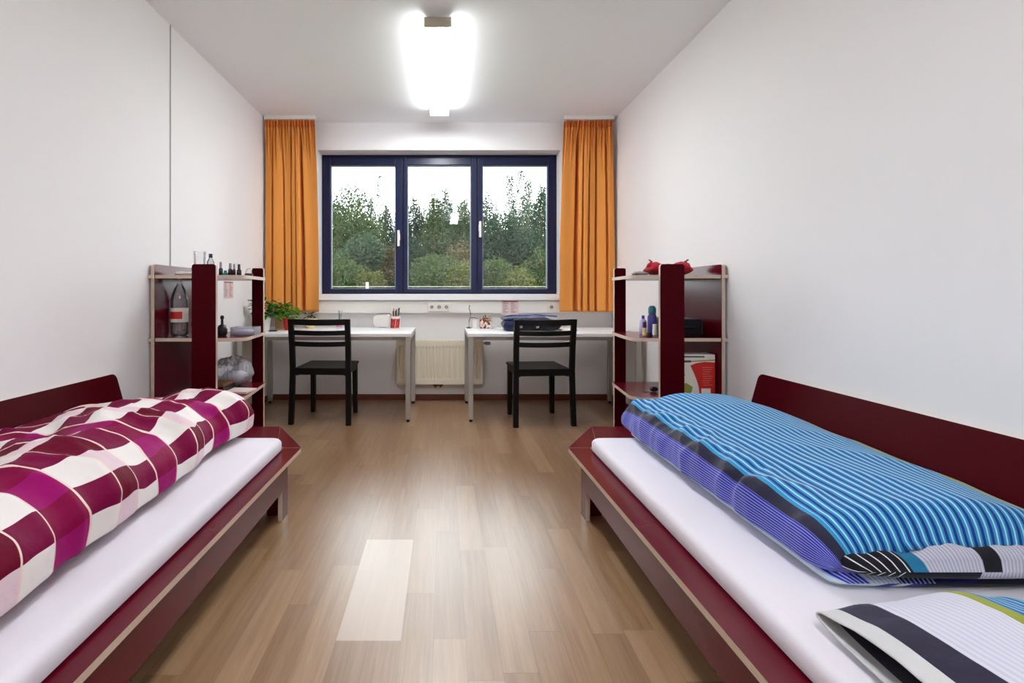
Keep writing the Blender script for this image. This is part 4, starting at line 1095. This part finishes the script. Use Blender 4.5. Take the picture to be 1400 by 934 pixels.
# ------------------------------------------------------------------ outside
struct(obj('ground', B(-40, 40, YB+0.3, 70, -0.35, -0.05), 'grass'))
def leafmesh(pts, size, rnd, flatness=1.0):
    vs, fs = [], []
    for (x, y, z) in pts:
        a = Vector((rnd.gauss(0, 1), rnd.gauss(0, 1), rnd.gauss(0, 1)*flatness)).normalized()
        b = a.cross(Vector((rnd.gauss(0, 1), rnd.gauss(0, 1), rnd.gauss(0, 1)))).normalized()
        s = size*rnd.uniform(0.6, 1.3); i = len(vs); p = Vector((x, y, z))
        vs += [p-a*s, p+b*s*0.45, p+a*s, p-b*s*0.45]; fs.append((i, i+1, i+2, i+3))
    me = bpy.data.meshes.new('foliage'); me.from_pydata(vs, [], fs); me.update(); return me
def trunk(h, r, rnd, mat, t, br=5, spread=0.8):
    bm = bmesh.new(); pts = [(0.0, 0.0, 0.0)]
    for k in range(1, 7): pts.append((rnd.uniform(-.05, .05)*k*0.5, rnd.uniform(-.05, .05)*k*0.5, h*k/6))
    tube(bm, pts, r, 8, r2=r*0.25); tr = obj('trunk', bm, mat, t, smooth=True)
    for k in range(br):
        z0 = h*rnd.uniform(0.35, 0.9); a = rnd.uniform(0, 2*PI); L_ = spread*rnd.uniform(0.5, 1.0)
        bm = bmesh.new(); tube(bm, [(0, 0, z0), (L_*0.5*math.cos(a), L_*0.5*math.sin(a), z0+L_*0.4), (L_*math.cos(a), L_*math.sin(a), z0+L_*0.95)], r*0.3, 6, r2=r*0.08)
        obj('branch', bm, mat, tr)
def broadleaf(label, x, y, top, rad, zlow, mat, n, seed, size=0.060, bark='bark', lobes=13):
    n = int(n*2.6); rad *= 1.15
    rnd = random.Random(seed); t = thing('broadleaf_tree', label, 'tree', (x, y, -0.05), 'trees outside the window')
    h = top+0.05; trunk(h*0.86, 0.10, rnd, bark, t, 5, rad*0.8)
    L_ = [(0, 0, h-rad*0.62, rad*0.62)]
    for k in range(lobes):
        a = rnd.uniform(0, 2*PI); q = rad*rnd.uniform(0.25, 0.72); zz = rnd.uniform(zlow+rad*0.3, h-rad*0.75)
        L_.append((q*math.cos(a), q*math.sin(a), zz, rad*rnd.uniform(0.42, 0.62)))
    pts = []
    tot = sum(l[3]**2 for l in L_)
    for (lx, ly, lz, lr) in L_:
        for _ in range(int(n*lr*lr/tot)):
            d = Vector((rnd.gauss(0, 1), rnd.gauss(0, 1), rnd.gauss(0, 1))).normalized()*lr*(rnd.random()**0.33)*(1+0.22*rnd.gauss(0, 1)*0.5)
            pts.append((lx+d.x, ly+d.y, lz+d.z))
    obj('foliage', leafmesh(pts, size, rnd), mat, t)
def conifer(label, x, y, top, rad, mat, n, seed, size=0.062, zlow=0.3):
    rad *= 1.35; n = int(n*3.0)
    rnd = random.Random(seed); t = thing('conifer', label, 'tree', (x, y, -0.05), 'trees outside the window')
    h = top+0.05; trunk(h, 0.09, rnd, 'bark', t, 0)
    pts = []; tiers = int((h-zlow)/0.28)
    for _ in range(n):
        k = 1-math.sqrt(rnd.random()); z0 = zlow+(h-zlow)*k
        tier = (z0/0.28) % 1.0
        R = rad*(1-k)**0.7*(1.05-0.35*tier)+0.04
        nb = 9; a = (rnd.randrange(nb)+rnd.gauss(0, 0.16))*2*PI/nb+int(z0/0.28)*1.3
        q = R*math.sqrt(rnd.random())
        pts.append((q*math.cos(a), q*math.sin(a), z0-0.18*q+rnd.uniform(-.04, .04)))
    obj('foliage', leafmesh(pts, size, rnd, 0.5), mat, t)
def birch(label, x, y, top, rad, n, seed):
    rnd = random.Random(seed); t = thing('birch_tree', label, 'tree', (x, y, -0.05), 'trees outside the window')
    h = top+0.05; trunk(h, 0.075, rnd, 'birch', t, 26, rad*1.1)
    pts = []
    for _ in range(n*5):
        k = rnd.random(); a = rnd.uniform(0, 2*PI); q = rad*(1-k*0.75)*math.sqrt(rnd.random()); pts.append((q*math.cos(a), q*math.sin(a), h*(0.35+0.65*k)))
    obj('foliage', leafmesh(pts, 0.06, rnd), 'leaf_grey', t)
def shrub(label, x, y, top, rad, mat, n, seed):
    rnd = random.Random(seed); t = thing('bush', label, 'bush', (x, y, -0.05), 'bushes outside the window')
    bm = bmesh.new()
    for k in range(6):
        a = k*PI/3; tube(bm, [(0, 0, 0), (rad*0.3*math.cos(a), rad*0.3*math.sin(a), top*0.5), (rad*0.6*math.cos(a), rad*0.6*math.sin(a), top*0.8)], 0.02, 5)
    obj('stem', bm, 'bark', t)
    pts = []
    for _ in range(int(n*1.8)):
        d = Vector((rnd.gauss(0, 1), rnd.gauss(0, 1), rnd.gauss(0, 1))).normalized()*(rnd.random()**0.3); w = 1+0.25*noise.noise(d*2.2+Vector((seed, 0, 0)))
        pts.append((d.x*rad*w, d.y*rad*w, max(0.02, top*0.52+d.z*top*0.5*w)))
    obj('foliage', leafmesh(pts, 0.048, rnd), mat, t)
# depth d -> px/m = 620/d
def at(px, py, d): return (px-606)*d/620, d, 1.04-(py-402)*d/620
def T(fn, label, px, py, d, *a):
    x, y, z_ = at(px, py, d); fn(label, x, y, z_, *a)
T(broadleaf, 'tall yellowish green tree rising highest behind the left pane', 482, 252, 19, 1.35, 0.9, 'leaf_mid', 9000, 101)
T(conifer, 'dark conifer at the far left edge of the left pane', 452, 262, 23, 1.3, 'leaf_dark', 5000, 102)
T(conifer, 'dark conifer right of the tall tree in the left pane', 527, 284, 23, 1.3, 'leaf_dark', 6000, 103)
T(birch, 'bare thin birch above the dark conifer in the left pane', 519, 240, 26, 0.7, 260, 104)
T(broadleaf, 'grey green rounded tree low in the middle of the left pane', 500, 318, 17, 1.0, 0.4, 'leaf_grey', 6500, 105)
T(broadleaf, 'brownish tree at the lower right of the left pane', 530, 334, 18, 0.8, 0.4, 'leaf_brown', 4000, 106)
T(shrub, 'light green bush at the lower left of the left pane', 466, 350, 15, 0.85, 'leaf_mid', 4500, 107)
T(shrub, 'low bush below the grey green tree in the left pane', 503, 366, 15, 0.7, 'leaf_yellow', 3500, 108)
T(conifer, 'dark conifer at the left edge of the middle pane', 566, 268, 22, 1.15, 'leaf_dark', 6000, 109)
T(conifer, 'pointed green conifer left of centre in the middle pane', 594, 262, 20, 0.95, 'leaf_mid', 6500, 110)
T(conifer, 'slender tallest conifer behind the middle pane', 608, 250, 25, 1.0, 'leaf_grey', 5000, 111)
T(conifer, 'broad conifer at the right of the middle pane', 632, 272, 22, 1.35, 'leaf_mid', 7000, 112)
T(conifer, 'conifer hidden between the two mullions behind the middle pane', 580, 282, 26, 1.2, 'leaf_dark', 4500, 113)
T(broadleaf, 'olive brown tree low at the right of the middle pane', 630, 330, 18, 0.95, 0.3, 'leaf_brown', 5500, 114)
T(shrub, 'light green bush low in the middle of the middle pane', 596, 345, 15, 0.95, 'leaf_mid', 5500, 115)
T(shrub, 'yellow green bush at the lower right of the middle pane', 630, 358, 14.5, 0.75, 'leaf_yellow', 4000, 116)
T(shrub, 'dark low bush at the lower left of the middle pane', 563, 362, 15.5, 0.7, 'leaf_dark', 3500, 117)
T(broadleaf, 'big round dark green tree in the middle of the right pane', 691, 292, 17.5, 1.2, 0.8, 'leaf_dark', 9000, 118)
T(conifer, 'grey green conifer at the left edge of the right pane', 666, 262, 23, 1.25, 'leaf_grey', 6000, 119)
T(birch, 'tall bare birch left of centre in the right pane', 697, 240, 26, 0.8, 420, 120)
T(birch, 'tallest bare birch near the centre of the right pane', 712, 233, 27, 0.9, 460, 121)
T(birch, 'bare birch leaning right of centre in the right pane', 723, 246, 25, 0.8, 420, 122)
T(broadleaf, 'pale green tree behind the birches in the right pane', 716, 276, 22, 1.35, 0.5, 'leaf_grey', 7000, 123)
T(conifer, 'tall conifer at the right edge of the right pane', 742, 250, 20, 1.15, 'leaf_grey', 7000, 124)
T(broadleaf, 'green tree at the lower right of the right pane', 745, 335, 16, 0.9, 0.2, 'leaf_mid', 5500, 125)
T(shrub, 'light green bush at the lower left of the right pane', 676, 350, 15, 0.8, 'leaf_mid', 4500, 126)
T(shrub, 'yellow green low bush in the middle of the right pane', 706, 366, 14.5, 0.7, 'leaf_yellow', 3500, 127)
T(conifer, 'dark conifer far behind the left mullion', 549, 276, 27, 1.5, 'leaf_dark', 4500, 128)
T(conifer, 'dark conifer far behind the right mullion', 652, 278, 27, 1.5, 'leaf_dark', 4500, 129)
T(broadleaf, 'dark tree between the left mullion and the conifers behind', 556, 320, 19, 1.0, 0.3, 'leaf_dark', 5000, 130)
T(broadleaf, 'dark tree low behind the right mullion', 655, 318, 19, 1.1, 0.3, 'leaf_dark', 5000, 131)
T(broadleaf, 'dark tall tree far behind the right part of the middle pane', 624, 270, 28, 1.7, 1.5, 'leaf_dark', 7000, 133)
T(broadleaf, 'dark tree low at the far left edge of the left pane', 450, 318, 19, 1.1, 0.3, 'leaf_dark', 5000, 132)
for i in range(16):
    rr_ = random.Random(300+i)
    T(conifer, 'conifer in the far row standing behind all the other trees', 443+21.5*i, (276 if i < 10 else 264)+rr_.uniform(-10, 12), 30+rr_.uniform(0, 3), 1.05, ('leaf_dark', 'leaf_grey', 'leaf_mid')[i % 3], 4200, 300+i)
for o in [o for o in COL.objects if o.get('label', '').startswith('conifer in the far row')]: o['group'] = 'far row of conifers'
fn = thing('wire_fence', 'pale wire fence with a white post beyond the window', 'fence', (0, 13.0, -0.05))
for x in (-8.2, -2.18, 3.85):
    obj('post', B(x-0.035, x+0.035, -0.035, 0.035, 0, 1.42, bev=0.004), 'plastic_white', fn)
for zz in (0.5, 0.9, 1.30):
    bm = bmesh.new(); tube(bm, [(-8.2, 0, zz), (-2.18, 0, zz), (3.85, 0, zz)], 0.006, 6); obj('wire', bm, 'steel', fn)

# ------------------------------------------------------------------ sky, camera, colour
w = bpy.data.worlds.new('World'); SC.world = w; w.use_nodes = True
bg = w.node_tree.nodes['Background']; bg.inputs[0].default_value = (0.93, 0.965, 1.0, 1); bg.inputs[1].default_value = 8.0
pl_ = bpy.data.lights.new('window_portal', 'AREA'); pl_.shape = 'RECTANGLE'; pl_.size = 2.4; pl_.size_y = 1.42; pl_.cycles.is_portal = True
po = bpy.data.objects.new('window_portal', pl_); po.location = (-0.04, 4.72, 1.75); po.rotation_euler = (-PI/2, 0, 0); link(po)
cam = bpy.data.cameras.new('Camera'); co = bpy.data.objects.new('Camera', cam); link(co)
co.location = (0, 0, 1.04); co.rotation_euler = (PI/2, 0, 0)
cam.sensor_width = 36; cam.lens = 36*620/1400; cam.shift_x = (700-606)/1400; cam.shift_y = -(467-402)/1400
cam.clip_start = 0.02; cam.clip_end = 200
SC.camera = co
SC.view_settings.view_transform = 'Standard'; SC.view_settings.look = 'None'
SC.view_settings.gamma = 1.0; SC.view_settings.use_curve_mapping = False; SC.view_settings.exposure = 0.0
SC.cycles.use_denoising = True
try: SC.cycles.denoiser = 'OPENIMAGEDENOISE'
except Exception: pass
SC.cycles.max_bounces = 10; SC.cycles.diffuse_bounces = 6; SC.cycles.transparent_max_bounces = 16
SC.cycles.sample_clamp_indirect = 40.0
SC.cycles.caustics_reflective = False; SC.cycles.caustics_refractive = False
